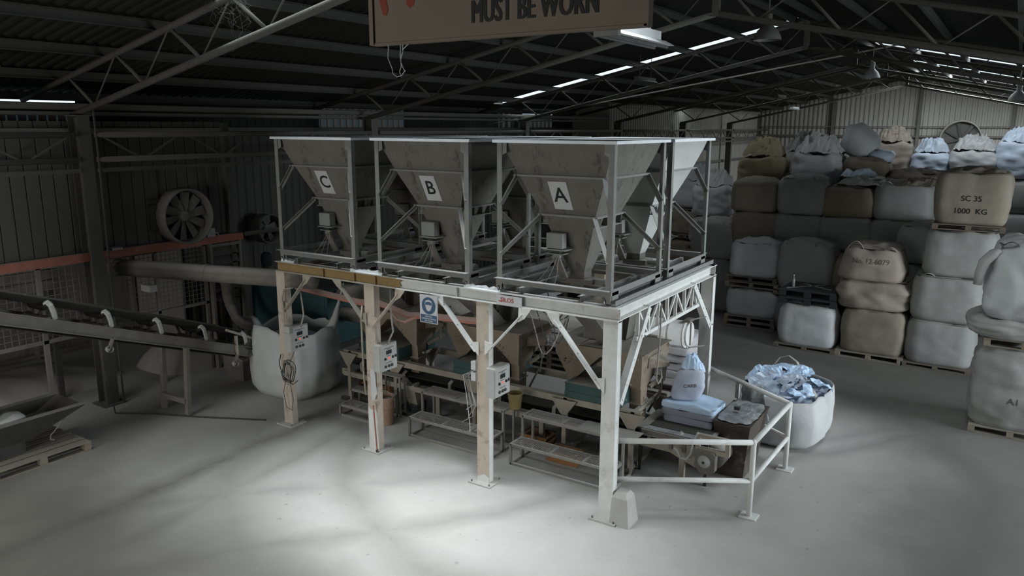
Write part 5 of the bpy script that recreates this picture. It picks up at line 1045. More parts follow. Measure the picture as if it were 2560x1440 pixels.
# ------------------------------------------------------------------ open bulk bags near the machine
def open_bag(name, label, x, y, w, d, h, mat, seed, fill=None, rot=0.0):
    t = thing(name, label, 'bulk bag', (x, y, 0), rot)
    n = 40; lev = 16; m = MB(); vs = []; off = Vector((seed, seed*2, seed*3))
    for j in range(lev+1):
        f = j/lev; z = h*f
        s = 0.94 + 0.11*math.sin(math.pi*min(1, f*0.9+0.08)) - 0.10*max(0, 0.12-f)/0.12
        for i in range(n):
            a = 2*math.pi*i/n; ca, sa = math.cos(a), math.sin(a); k = 3.2
            r = 1/((abs(ca)**k+abs(sa)**k)**(1/k))
            p = Vector((ca*r*w/2*s, sa*r*d/2*s, z))
            q = Vector((p.x*2.0, p.y*2.0, z*1.6))+off
            e = 0.05*noise.noise(q)+0.03*noise.noise(q*2.6) + 0.085*noise.noise(Vector((ca*5.0, sa*5.0, z*0.9+seed)))*(0.3+f) + 0.03*abs(noise.noise(Vector((a*3.5, z*1.2, seed))))
            zz = z + (0.16*noise.noise(Vector((ca*1.8, sa*1.8, seed*1.7)))*f**3)
            vs.append((p.x*(1+e), p.y*(1+e), max(zz, 0.0)))
    m.add(vs, [(j*n+i, j*n+(i+1) % n, (j+1)*n+(i+1) % n, (j+1)*n+i) for j in range(lev) for i in range(n)] + [tuple(range(n))[::-1]])
    o = m.build('body', mat, t, True)
    sm = o.modifiers.new('fabric', 'SOLIDIFY'); sm.thickness = 0.012
    return t
wb1 = open_bag('open_bulk_bag', 'open white bulk bag bulging beside the leftmost post', -11.25, 9.72, 1.50, 1.35, 1.30, 'bag_white', 3.3)
MB().path([(0.62, 0.35, 1.22), (0.72, 0.38, 1.45), (0.85, 0.36, 1.75), (1.02, 0.34, 2.15)], 0.03, 6, rs=[0.10, 0.07, 0.03, 0.012]).build('lifting_loop', 'bag_white', wb1, True)
MB().path([(-0.66, -0.30, 1.2), (-0.75, -0.3, 1.32), (-0.9, -0.25, 1.36), (-1.1, -0.2, 1.32)], 0.03, 6, rs=[0.08, 0.06, 0.03, 0.02]).build('lifting_loop', 'bag_white', wb1, True)
pc = crumple(1.15, 1.05, 0.3, 4.4, 18, 2.0).build('contents', 'sack_grey', wb1, True); pc.location = (0, 0, 0.9)
wb2 = open_bag('open_bulk_bag', 'open white bulk bag full of blue plastic scrap outside the handrail', -2.78, 12.72, 1.34, 1.75, 0.78, 'bag_white', 7.1)
fl = crumple(1.16, 1.55, 0.22, 5.2, 34, 4.0, 1.2, 0.0, 0.8).build('scrap_heap', 'liner', wb2); fl.location = (0, 0, 0.64)
rnd = random.Random(11)
for k in range(40):
    a = rnd.uniform(0, 6.28); r = math.sqrt(rnd.random())*0.50; s = rnd.uniform(0.22, 0.5)
    q = crumple(s, s*rnd.uniform(.5,1), s*0.35, rnd.uniform(0, 50), 8, 5.0, 1.2, 0.0, 0.3).build('plastic_scrap', ('sack_blue', 'liner', 'sack_blue', 'sack_lilac')[k % 4], wb2)
    q.location = (r*math.cos(a), r*math.sin(a)*1.4, 0.76 + 0.10*(1-r) + rnd.uniform(-.03,.05)); q.rotation_euler = (rnd.uniform(-.5,.5), rnd.uniform(-.5,.5), rnd.uniform(0,6))
pts = [(-0.42, 0.62, 0.76), (-0.40, 0.66, 0.90), (-0.30, 0.68, 1.06), (-0.14, 0.66, 1.12), (0.02, 0.56, 1.06), (0.14, 0.40, 0.94), (0.30, 0.15, 0.88), (0.45, -0.15, 0.84), (0.55, -0.40, 0.80)]
m = MB(); m.path(pts, 0.035, 6, flat=0.25).build('lifting_loop', 'strap_white', wb2, True)
# ------------------------------------------------------------------ sacks on the packing table
def sack(label, x, y, z, w, d, h, mat, seed, rot=0.0, group='sacks on the packing table', cuts=11):
    t = thing('sack', label, 'sack', (x, y, z), rot, group=group)
    soft_box(w, d, h, seed, k=16, bulge=0.01, wr=0.008, cuts=cuts, top_in=0.0, bot_in=0.0).build('body', mat, t, True)
    return t
sack('lowest grey blue sack of the flat stack on the packing table', -3.63, 10.62, 0.707, 0.74, 0.52, 0.11, 'sack_grey', 1, 0.0)
sack('middle lilac sack of the flat stack on the packing table', -3.64, 10.62, 0.822, 0.76, 0.53, 0.10, 'sack_grey', 2, 0.03)
sack('top pale blue sack of the flat stack under the standing sack', -3.63, 10.62, 0.925, 0.80, 0.56, 0.07, 'sack_blue', 3, -0.02)
ss = thing('sack', 'pale standing sack with crumpled top and dark print on the flat stack', 'sack', (-3.78, 10.68, 1.0), 0.35, group='sacks on the packing table')
o = soft_box(0.39, 0.23, 0.50, 6, k=4, bulge=0.14, wr=0.04, top_in=0.5, bot_in=0.02, slump=0.18, lean=(0.05, 0.03)); sbody = o.build('body', 'sack_lilac', ss, True)
q = crumple(0.34, 0.22, 0.22, 8, 12, 7, 1.3).build('crumpled_top', 'sack_blue', ss); q.location = (0.06, 0.035, 0.47)
q = crumple(0.26, 0.18, 0.16, 9, 10, 8, 1.3).build('crumpled_top', 'sack_blue', ss); q.location = (0.14, 0.04, 0.43)
conform(text('lettering', 'CARB', 0.075, (0.05, -0.165, 0.24), (1, 0, 0.12), (0, 0, 1), 'print_faded', ss, 0.0, 0.001), sbody)
# pallets of white sacks behind the machine
def sack_stack(pi, x, y, layers, mt, lab, seed):
    for q in range(pi): pallet(lab[0] + (', lowest', ', second', ', third', ', top')[q], x, y, 0.13*q, 1.2, 1.0, 0.13, 'dark_wood')
    z0 = 0.13*pi + 0.002
    for j in range(layers):
        for i in range(2):
            sack(f"{lab[1]}, {('left', 'right')[i]} in layer {('one', 'two', 'three', 'four', 'five', 'six', 'seven', 'eight')[j]} from below", x + (-0.29 if i == 0 else 0.29), y, z0 + j*0.155, 0.60, 1.0, 0.15, mt, seed+j*2+i, 0.0, group=lab[2], cuts=8)
sack_stack(1, -5.35, 14.0, 6, 'sack_white', ('pallet under the pale sacks behind the packing table', 'pale sack behind the packing table', 'pale sacks behind the packing table'), 100)
sack_stack(4, -7.75, 13.9, 6, 'sack_white', ('pallet under the white sacks seen between the weigh hoppers', 'white sack seen between the weigh hoppers', 'white sacks seen between the hoppers'), 130)
sk2 = crumple(0.52, 0.98, 0.035, 13, 24, 6, 1.0, 0.0, 0.5).build('crumpled_film', 'film'); sk2.location = (-2.97, 10.85, 0.875); tag(sk2, 'crumpled clear film lying on the dark brown bin', 'film')
tp = MB().box(-3.06, -2.98, 10.72, 10.78, 0.95, 1.0).build('tape_dispenser', 'black_plastic'); tag(tp, 'small black tape dispenser on the brown bin', 'dispenser')
hs = thing('hanging_film', 'sheet of clear film draped over the far handrail beside the open bag', 'film', (-3.1, 11.72, 0.5))
m = MB(); vs = []; n1, n2 = 10, 8
for j in range(n2+1):
    for i in range(n1+1):
        u, v = i/n1, j/n2; vs.append((-0.12+0.30*u*(1+v*0.6), -0.03-0.10*v+0.03*math.sin(u*9+v*3), 0.55-0.5*v))
m.add(vs, [(j*(n1+1)+i, j*(n1+1)+i+1, (j+1)*(n1+1)+i+1, (j+1)*(n1+1)+i) for j in range(n2) for i in range(n1)])
o = m.build('sheet', 'film', hs, True); sm = o.modifiers.new('thickness', 'SOLIDIFY'); sm.thickness = 0.004
# ================================================================== inclined conveyor on the left
lc = thing('inclined_conveyor', 'dark inclined belt conveyor rising out of the left picture edge', 'conveyor', (-12.05, 8.0, 0), world=True)
def cz(y): return 0.74 + (9.05 - y)*0.365      # underside of the near channel
y0, y1 = 3.2, 9.02
for x, fl in ((-11.70, -1), (-12.42, 1)):
    MB().chan((x, y0, cz(y0)+0.09), (x, y1, cz(y1)+0.09), 0.06, 0.18, 0.012, flip=fl).build('side_channel', 'dusty_steel', lc)
MB().box(-12.42, -11.70, 0, 0.001, 0, 0.001) 
def sheet(zo, xa, xb, t, name, mat, ya=y0, yb=y1): MB().prism([(xa, ya, cz(ya)+zo), (xb, ya, cz(ya)+zo), (xb, yb, cz(yb)+zo), (xa, yb, cz(yb)+zo)], (0,0,t)).build(name, mat, lc)
m = MB()
for k in range(31):
    pass
prof = [(-12.45, 0.49), (-12.27, 0.38), (-11.85, 0.38), (-11.67, 0.49)]; N_ = 30; vs = []
for k in range(N_+1):
    y = y0 + (y1-0.1-y0)*k/N_
    for x, zo in prof: vs.append((x, y, cz(y)+zo + (0.012*noise.noise(Vector((y*2.3, x, 1))) if zo > 0.45 else 0)))
for k in range(N_+1):
    y = y0 + (y1-0.1-y0)*k/N_
    for x, zo in prof: vs.append((x, y, cz(y)+zo-0.014+(0.012*noise.noise(Vector((y*2.3, x, 1))) if zo > 0.45 else 0)))
o_ = 4*(N_+1); fs = []
for k in range(N_):
    for i in range(3): a = 4*k+i; fs += [(a, a+1, a+5, a+4), (o_+a, o_+a+4, o_+a+5, o_+a+1)]
    fs += [(4*k, 4*k+4, o_+4*k+4, o_+4*k), (4*k+3, o_+4*k+3, o_+4*k+7, 4*k+7)]
m.add(vs, fs).build('belt', 'rubber', lc, False)
sheet(-0.06, -12.35, -11.77, 0.012, 'return_belt', 'rubber')
for k in range(7):
    y = 3.9 + k*0.83; z = cz(y)+0.18
    fr = MB().box(-12.42, -11.70, y-0.04, y+0.04, z, z+0.03).build('idler_frame', 'dusty_steel', lc)
    MB().path([(-11.68, y+0.05, z), (-11.66, y+0.03, z+0.10), (-11.64, y-0.01, z+0.22), (-11.66, y-0.05, z+0.28), (-11.70, y-0.07, z+0.26)], 0.04, 6, flat=0.5).build('idler_arm', 'box_grey', fr)
    MB().path([(-12.44, y+0.05, z), (-12.46, y+0.03, z+0.10), (-12.47, y-0.01, z+0.22), (-12.45, y-0.05, z+0.28)], 0.03, 6, flat=0.5).build('idler_arm', 'dusty_steel', fr)
    MB().tube((-12.24, y, z+0.15), (-11.88, y, z+0.15), 0.045, 8).build('idler_roller', 'dark_steel', fr)
    MB().tube((-11.86, y, z+0.16), (-11.68, y, z+0.26), 0.04, 8).build('idler_roller', 'dark_steel', fr); MB().tube((-12.26, y, z+0.16), (-12.44, y, z+0.26), 0.04, 8).build('idler_roller', 'dark_steel', fr)
    for xx in (-12.15, -11.95): MB().box(xx-0.02, xx+0.02, y-0.03, y+0.03, z+0.02, z+0.14).build('roller_bracket', 'dusty_steel', fr)
for y in (6.45, 8.75):
    b = MB().bar((-11.70, y, cz(y)+0.02), (-11.70, y-0.08, cz(y)-0.14), 0.03, 0.06, up=(1,0,0)).build('return_bracket', 'dusty_steel', lc)
    MB().lathe([(0, -0.03), (0.05, -0.03), (0.055, 0.0), (0.055, 0.04)], (-11.70, y-0.08, cz(y)-0.15), 14, 'x').build('return_roller', 'box_grey', b)
for x in (-11.72, -12.42):
    MB().bar((x, 7.65, 0.0), (x, 7.72, cz(7.7)+0.03), 0.09, 0.07, up=(0,1,0)).build('leg', 'dusty_steel', lc)
MB().bar((-12.42, 7.62, 0.28), (-11.72, 7.62, 0.28), 0.06, 0.09).build('leg_tie', 'dusty_steel', lc)
MB().tube((-12.45, 9.02, cz(9.02)+0.26), (-11.65, 9.02, cz(9.02)+0.26), 0.13, 16).build('tail_drum', 'dark_steel', lc, True)
for y in (8.7, 9.1): MB().bar((-11.66, y, cz(y)), (-11.66, y, cz(y)+0.36), 0.05, 0.04, up=(0,1,0)).build('tail_upright', 'beige_steel', lc)
MB().path([(-11.66, 8.5, cz(8.5)+0.44), (-11.66, 8.95, cz(8.95)+0.38), (-11.66, 9.2, cz(9.2)+0.34)], 0.025, 6).build('tail_guard', 'beige_steel', lc)
hang('floor_cable', 'dark cable lying on the floor under the inclined conveyor', 'cable', [(-12.9, 6.9, 0.9), (-12.88, 7.0, 0.02), (-12.3, 7.35, 0.012), (-11.5, 7.7, 0.012), (-10.9, 8.0, 0.012), (-10.4, 8.25, 0.012)], 0.014)
# ================================================================== pallet with a tipping tray, lower left
pallet('powder covered pallet on the floor at the left picture edge under the tray', -12.28, 5.22, 0, 1.42, 1.15, 0.15, 'wood', rot=math.pi/2, boards=6)
tr = thing('tray_skip', 'dark sloped steel tray on the pallet at the left picture edge', 'skip', (-12.34, 5.05, 0.15), 0.0)
L0, L1 = -0.62, 0.95
def tl(y, z, w): return [(-w/2, y, z), (w/2, y, z)]
m = MB(); rows_ = [(L0, 0.62, 0.86), (-0.55, 0.22, 0.50), (0.15, 0.24, 0.50), (L1, 0.62, 0.86)]
vs = [(-0.42, L0, 0.58), (0.42, L0, 0.58), (-0.25, -0.52, 0.20), (0.25, -0.52, 0.20), (-0.25, 0.20, 0.20), (0.25, 0.20, 0.20), (-0.42, L1, 0.55), (0.42, L1, 0.55)]
m.add(vs, [(0,1,3,2), (2,3,5,4), (4,5,7,6), (1,7,5,3), (0,2,4,6)])
o = m.build('tray', 'dark_steel', tr); sm = o.modifiers.new('plate', 'SOLIDIFY'); sm.thickness = 0.02
for sx in (0.42, -0.42): MB().bar((sx, L0, 0.565), (sx, L1, 0.565), 0.03, 0.04).build('rim_bar', 'dusty_steel', tr)
MB().box(-0.22, 0.24, -0.45, 0.10, 0.0, 0.02).bar((0.24, -0.45, 0.02), (0.24, -0.45, 0.2), 0.02, 0.02, up=(0,1,0)).bar((0.24, 0.10, 0.02), (0.24, 0.10, 0.2), 0.02, 0.02, up=(0,1,0)).box(0.20, 0.24, -0.45, 0.10, 0.02, 0.19).build('base_box', 'dark_steel', tr)
MB().box(-0.20, 0.20, -0.44, 0.09, 0.02, 0.19).build('support', 'dark_steel', tr)
MB().tube((-0.10, -0.55, 0.05), (0.34, -0.50, 0.05), 0.05, 12).build('pipe_piece', 'dusty_steel', tr, True)
MB().path([(0.38, 0.60, 0.36), (0.36, 0.50, 0.24), (0.34, 0.44, 0.18), (0.36, 0.42, 0.12), (0.40, 0.46, 0.11)], 0.010, 5).build('hook', 'dusty_steel', tr)
pc = crumple(0.60, 1.0, 0.22, 2.2, 18, 3.0, 0.7).build('powder_fill', 'powder', tr, True); pc.location = (0, 0.28, 0.33)
pw = soft_box(0.42, 0.5, 0.2, 3, k=3, bulge=0.15, cuts=7).build('white_bag', 'bag_white', tr, True); pw.location = (0.12, -0.12, 0.42)
bk = bucket('bucket', 'cream bucket with a cloth on it in the tray at the left picture edge', -12.30, 4.62, 0.55, 0.13, 0.16, 0.30, 'cream_plastic')
cl = crumple(0.40, 0.40, 0.10, 7.7, 12, 6, 1.0).build('cloth', 'bag_grey', bk, True); cl.location = (0, 0, 0.30)
# ================================================================== duct, hose, teal machine, person
du = thing('duct', 'long dusty round duct running from the dark column to the gantry', 'duct', (-12.2, 8.6, 2.4), world=True)
MB().tube((-13.9, 7.86, 2.41), (-9.9, 9.06, 2.40), 0.155, 20).build('pipe', 'dusty_steel', du, True)
MB().tube((-13.95, 7.845, 2.41), (-13.85, 7.875, 2.41), 0.175, 20).build('flange', 'dusty_steel', du)
for k in range(1): MB().tube((-12.0, 8.43, 2.41), (-11.95, 8.445, 2.41), 0.16, 20).build('joint_ring', 'dusty_steel', du)
ml = thing('duct_lamp', 'small white box fitting under the duct beside the dark column', 'fitting', (-13.2, 8.05, 2.0)); MB().box(-0.14, 0.14, -0.07, 0.07, 0, 0.12).build('body', 'box_grey', ml); MB().bar((0, 0, 0.12), (0, 0, 0.28), 0.02, 0.02, up=(0,1,0)).build('stem', 'dusty_steel', ml)
fh = thing('flexible_hose', 'dusty flexible hose bending down beside the teal machine', 'hose', (-13.3, 10.2, 0.8), world=True)
pts = [Vector((-13.46,9.9,1.80)), Vector((-13.45,9.9,1.58)), Vector((-13.36,9.9,1.32)), Vector((-13.18,9.9,1.09)), Vector((-12.95,9.9,1.0)), Vector((-12.65,9.9,1.0)), Vector((-12.42,9.9,0.95)), Vector((-12.32,9.9,0.80))]
fine = []; 
for k in range(len(pts)-1):
    for q in range(6): fine.append(pts[k].lerp(pts[k+1], q/6))
MB().path(fine, 0.10, 12, rs=[0.10 + 0.006*(i % 2) for i in range(len(fine))]).build('hose', 'dusty_steel', fh, True)
MB().tube((-13.46, 9.9, 1.79), (-13.46, 9.9, 1.87), 0.12, 14).build('collar', 'dusty_steel', fh)
tm = thing('teal_machine', 'large dark teal machine cabinet behind the white bulk bag', 'machine', (-12.6, 11.3, 0), world=True)
MB().box(-13.75, -11.42, 10.75, 11.95, 0.55, 1.72).build('cabinet', 'teal_dark', tm)
MB().box(-13.78, -11.38, 10.72, 11.98, 0.45, 0.56).build('base_frame', 'dark_steel', tm)
MB().box(-13.78, -11.38, 10.72, 11.98, 1.72, 1.75).build('top_cover', 'teal_dark', tm)
for x in (-13.6, -11.55):
    for y in (10.85, 11.85): MB().bar((x, y, 0), (x, y, 0.46), 0.1, 0.1, up=(0,1,0)).build('leg', 'dark_steel', tm)
MB().box(-12.1, -11.5, 10.74, 10.75, 0.75, 1.55).build('door', 'teal_dark', tm)
MB().tube((-11.42, 11.2, 1.62), (-10.9, 11.2, 1.62), 0.20, 16).build('blower', 'dusty_steel', tm, True); MB().tube((-11.42, 11.2, 1.18), (-10.95, 11.2, 1.18), 0.15, 16).build('blower', 'dusty_steel', tm, True)
lt = thing('tilted_sheet', 'pale flat sheet leaning beside the hose in front of the teal machine', 'sheet', (-12.75, 9.55, 0.4)); MB().obox((0, 0, 0.18), (0.9, 0.5, 0.02), Matrix.Rotation(0.25, 3, 'Y')).build('sheet', 'beige_steel', lt); MB().box(-0.3, 0.3, -0.15, 0.15, -0.4, 0.12).build('block', 'dusty_steel', lt)
pf = thing('work_platform', 'low dusty platform the worker stands on behind the teal machine', 'platform', (-14.6, 11.85, 0)); MB().box(-0.7, 0.7, -0.5, 0.5, 0.17, 0.22).build('deck', 'dusty_steel', pf)
for sx in (-0.6, 0.6):
    for sy in (-0.4, 0.4): MB().box(sx-0.04, sx+0.04, sy-0.04, sy+0.04, 0, 0.17).build('leg', 'dusty_steel', pf)
# person: one skinned figure, seen from behind the duct, bent slightly towards the machine
def person():
    t = thing('person', 'person in a dark hood and dusty brown shirt standing behind the duct', 'person', (-14.62, 11.80, 0.22), -0.6)
    J = {'pelvis': (0,0,0.95,0.145), 'belly': (0,0.0,1.10,0.14), 'chest': (0,0.03,1.32,0.165), 'neckb': (0,0.05,1.50,0.085), 'neck': (0,0.07,1.58,0.06), 'head': (0,0.10,1.68,0.095), 'crown': (0,0.10,1.79,0.075),
         'hipL': (-0.10,0,0.90,0.10), 'kneeL': (-0.11,0.04,0.50,0.068), 'ankL': (-0.11,-0.02,0.09,0.045), 'toeL': (-0.12,0.16,0.04,0.038), 'hipR': (0.10,0,0.90,0.10), 'kneeR': (0.12,0.05,0.50,0.068), 'ankR': (0.12,0.0,0.09,0.045), 'toeR': (0.14,0.18,0.04,0.038),
         'shL': (-0.20,0.03,1.44,0.075), 'elL': (-0.27,0.08,1.17,0.05), 'wrL': (-0.22,0.32,1.10,0.034), 'shR': (0.20,0.03,1.44,0.075), 'elR': (0.27,0.10,1.18,0.05), 'wrR': (0.20,0.34,1.12,0.034),
         'palmL': (-0.20,0.40,1.10,0.032), 'palmR': (0.18,0.42,1.12,0.032)}
    E_ = [('pelvis','belly'),('belly','chest'),('chest','neckb'),('neckb','neck'),('neck','head'),('head','crown'),('pelvis','hipL'),('hipL','kneeL'),('kneeL','ankL'),('ankL','toeL'),('pelvis','hipR'),('hipR','kneeR'),('kneeR','ankR'),('ankR','toeR'),
          ('chest','shL'),('shL','elL'),('elL','wrL'),('wrL','palmL'),('chest','shR'),('shR','elR'),('elR','wrR'),('wrR','palmR')]
    for s_, c in (('L', -1), ('R', 1)):
        px, py, pz, _ = J['palm'+s_]
        for f in range(4):
            a = 'f%s%d' % (s_, f); J[a+'a'] = (px+(f-1.5)*0.022, py+0.045+(0.006, 0.012, 0.01, 0)[f], pz-0.004, 0.0095); J[a+'b'] = (px+(f-1.5)*0.023, py+0.085+(0.004, 0.014, 0.01, -0.004)[f], pz-0.03, 0.008)
            E_ += [('palm'+s_, a+'a'), (a+'a', a+'b')]
        J['t'+s_+'a'] = (px-c*0.045, py+0.0, pz-0.005, 0.011); J['t'+s_+'b'] = (px-c*0.055, py+0.045, pz-0.02, 0.009); E_ += [('palm'+s_, 't'+s_+'a'), ('t'+s_+'a', 't'+s_+'b')]
    keys = list(J); me = bpy.data.meshes.new('body'); me.from_pydata([J[k][:3] for k in keys], [(keys.index(a), keys.index(b)) for a, b in E_], []); me.update()
    o = bpy.data.objects.new('body', me); COL.objects.link(o); o.parent = t
    sm = o.modifiers.new('skin', 'SKIN'); sl = me.skin_vertices[0].data
    for i, k in enumerate(keys): r = J[k][3]; sl[i].radius = (r*1.15, r*0.85) if k in ('chest', 'belly', 'pelvis') else (r, r); sl[i].use_root = (k == 'pelvis')
    ss_ = o.modifiers.new('smooth', 'SUBSURF'); ss_.levels = 1; ss_.render_levels = 2
    me.materials.append(M['cloth_dark'])
    hd = MB().lathe([(0.115, -0.16), (0.125, -0.05), (0.13, 0.04), (0.115, 0.12), (0.07, 0.165), (0, 0.18)], (0, 0.085, 1.70), 20).build('hood', 'cloth_black', t, True)
    fc = MB().lathe([(0, -0.10), (0.05, -0.09), (0.075, -0.02), (0.07, 0.06), (0, 0.07)], (0, 0.135, 1.69), 14).build('face', 'skin', t, True)
    MB().lathe([(0, 0.03), (0.012, 0.02), (0.014, 0)], (0, 0.205, 1.68), 8, 'y').build('nose', 'skin', t, True)
    for sx in (-0.028, 0.028): MB().lathe([(0, 0.006), (0.01, 0)], (sx, 0.205, 1.71), 8, 'y').build('eye', 'cloth_black', t)
    MB().box(-0.025, 0.025, 0.196, 0.205, 1.635, 1.642).build('mouth', 'cloth_black', t)
    return t
person()
# ================================================================== fan on the partition, mesh fence, louvre, powder mounds
def fan(name, label, x, y, z, R_, axis, nblades, mats):
    t = thing(name, label, 'fan', (x, y, z)); 
    prof = [(R_, 0.0), (R_*1.04, 0.02), (R_*1.04, 0.34), (R_, 0.36), (R_*0.97, 0.34), (R_*0.95, 0.05), (R_*0.95, 0.0)]
    MB().lathe(prof, (0,0,0), 36, axis).build('shroud', mats[0], t, True)
    MB().lathe([(0, 0.25), (0.08, 0.24), (0.11, 0.20), (0.12, 0.08), (0, 0.06)], (0,0,0), 18, axis).build('hub', mats[0], t, True)
    for k in range(nblades):
        a = 2*math.pi*k/nblades + 0.2; pts = []
        for r, c, tw in ((0.11, 0.05, 0.5), (R_*0.5, 0.075, 0.4), (R_*0.9, 0.085, 0.25)):
            d = Vector((0, math.cos(a), math.sin(a))); s = Vector((0, -math.sin(a), math.cos(a)))
            pts.append((d*r - s*c + Vector((0.15+c*tw, 0, 0)), d*r + s*c + Vector((0.15-c*tw, 0, 0))))
        m = MB(); vs = [p for pr in pts for p in pr]; vs2 = [v + Vector((0.012, 0, 0)) for v in vs]; n = len(vs)
        if axis == 'y': vs = [Vector((v.y, v.x, v.z)) for v in vs]; vs2 = [Vector((v.y, v.x, v.z)) for v in vs2]
        m.add(vs+vs2, [(0,1,3,2),(2,3,5,4),(n,n+2,n+3,n+1),(n+2,n+4,n+5,n+3),(0,2,n+2,n),(2,4,n+4,n+2),(1,n+1,n+3,3),(3,n+3,n+5,5),(4,5,n+5,n+4),(0,n,n+1,1)]).build('blade', mats[1], t)
    MB().lathe([(0, 0.0), (R_*0.96, 0.0)], (0,0,0), 36, axis).build('back_plate', 'dark_steel', t)
    return t
f1 = fan('wall_fan', 'large round exhaust fan with thick blades on the ribbed left wall', -13.70, 9.12, 3.27, 0.52, 'x', 10, ('fan_steel', 'fan_steel'))
MB().box(0.0, 0.08, -0.62, -0.50, -0.25, 0.25).box(0.0, 0.06, -0.66, -0.42, 0.28, 0.36).build('mount_plate', 'dark_steel', f1)
bx1 = thing('switch_box', 'small grey switch box on the red beam right of the fan', 'box', (-13.62, 9.72, 2.79)); MB().box(-0.06, 0.06, -0.09, 0.09, 0, 0.17).build('body', 'box_grey', bx1); MB().path([(0, 0.09, 0.06), (0, 0.18, 0.06), (0, 0.2, 0.02), (0, 0.2, 0)], 0.015, 6).build('conduit', 'box_grey', bx1)
f2 = fan('pedestal_fan', 'dark pedestal fan ring against the recessed wall behind the worker', -15.25, 12.35, 2.56, 0.34, 'x', 5, ('dark_steel', 'dark_steel'))
MB().tube((0.05, 0, -0.42), (0.05, 0, -2.51), 0.03, 8).build('stand', 'dark_steel', f2); MB().box(-0.2, 0.3, -0.25, 0.25, -2.56, -2.51).build('foot', 'dark_steel', f2)
f3 = fan('wall_fan', 'round fan on the far corrugated gable above the rear pile', -2.72, 49.85, 4.35, 1.0, 'y', 8, ('dusty_steel', 'dark_steel')); f3.rotation_euler = (0, 0, 0); f3.scale = (1, -1, 1)
mf = thing('mesh_fence', 'wire mesh fence along the annex below the ribbed wall', 'fence', (-17.4, 6.0, 0), world=True)
m = MB(); yv = 1.0
while yv < 10.2: m.box(-17.404, -17.396, yv-0.004, yv+0.004, 0.1, 2.7); yv += 0.13
zv = 0.1
while zv < 2.72: m.box(-17.404, -17.396, 1.0, 10.2, zv-0.004, zv+0.004); zv += 0.13
m.build('wire_mesh', 'dusty_steel', mf, kind='stuff')
for y in (1.0, 3.3, 5.6, 7.9, 10.2): MB().box(-17.44, -17.36, y-0.04, y+0.04, 0, 2.75).build('fence_post', 'dusty_steel', mf)
for z in (0.08, 2.7): MB().box(-17.43, -17.37, 1.0, 10.2, z-0.03, z+0.03).build('fence_rail', 'dusty_steel', mf)
wm = thing('mesh_screen', 'finer wire mesh screen hanging under the red beam beside the louvre', 'screen', (-13.72, 8.7, 1.4), world=True)
m = MB(); yv = 7.5
while yv < 9.62: m.box(-13.724, -13.716, yv-0.004, yv+0.004, 1.45, 2.62); yv += 0.09
zv = 1.45
while zv < 2.64: m.box(-13.724, -13.716, 7.5, 9.6, zv-0.004, zv+0.004); zv += 0.09
m.build('wire_mesh', 'dusty_steel', wm, kind='stuff')
MB().box(-13.75, -13.69, 7.46, 9.64, 1.40, 1.46).box(-13.75, -13.69, 7.46, 9.64, 2.60, 2.66).box(-13.75, -13.69, 8.5, 8.56, 0.0, 2.66).box(-13.75, -13.69, 9.58, 9.64, 0.0, 2.66).build('screen_frame', 'dusty_steel', wm)
ws = thing('mesh_screen', 'wire mesh screen hanging under the red beam left of the dark column', 'screen', (-13.72, 5.2, 1.4), world=True)
m = MB(); yv = 3.0
while yv < 7.1: m.box(-13.724, -13.716, yv-0.004, yv+0.004, 1.35, 2.62); yv += 0.11
zv = 1.35
while zv < 2.64: m.box(-13.724, -13.716, 3.0, 7.1, zv-0.004, zv+0.004); zv += 0.11
m.build('wire_mesh', 'dusty_steel', ws, kind='stuff')
MB().box(-13.75, -13.69, 2.96, 7.14, 1.30, 1.36).box(-13.75, -13.69, 6.35, 6.43, 0.0, 2.66).box(-13.75, -13.69, 2.96, 7.14, 2.60, 2.66).build('screen_frame', 'dusty_steel', ws)
bo = thing('back_boards', 'pale horizontal boards behind the mesh at the left picture edge', 'boards', (-14.4, 5.0, 1.9), world=True)
for k in range(3): MB().box(-14.42, -14.38, 1.5, 7.0, 2.10+0.19*k, 2.27+0.19*k).build('board', 'dusty_steel', bo)
for y in (1.6, 4.2, 6.9): MB().box(-14.48, -14.42, y-0.05, y+0.05, 0, 2.66).build('upright', 'dark_steel', bo)
lv = thing('louvre_panel', 'grey louvred panel under the end of the red beam', 'louvre', (-13.7, 10.05, 1.2), world=True)
for k in range(6): MB().prism([(-13.74, 9.74, 1.50+0.19*k), (-13.62, 9.74, 1.42+0.19*k), (-13.62, 9.74, 1.44+0.19*k), (-13.74, 9.74, 1.67+0.19*k)], (0, 0.66, 0)).build('slat', 'panel_sheet', lv)
MB().box(-13.75, -13.60, 9.68, 9.74, 0.0, 2.64).box(-13.75, -13.60, 10.40, 10.46, 0.0, 2.64).box(-13.75, -13.60, 9.74, 10.40, 2.56, 2.62).build('frame', 'dusty_steel', lv)
def mound(label, x, y, w, d, h, seed, mat='powder'):
    o = crumple(w, d, h, seed, 26, 0.7, 0.25, -0.05).build('powder_mound', mat, smooth=True); o.location = (x, y, 0); tag(o, label, 'powder heap')
mound('long heap of pale powder along the mesh fence behind the conveyor', -15.7, 5.9, 2.6, 5.2, 0.7, 3); mound('heap of pale powder beside the flexible hose and louvre', -14.6, 9.6, 1.6, 1.8, 1.1, 5)
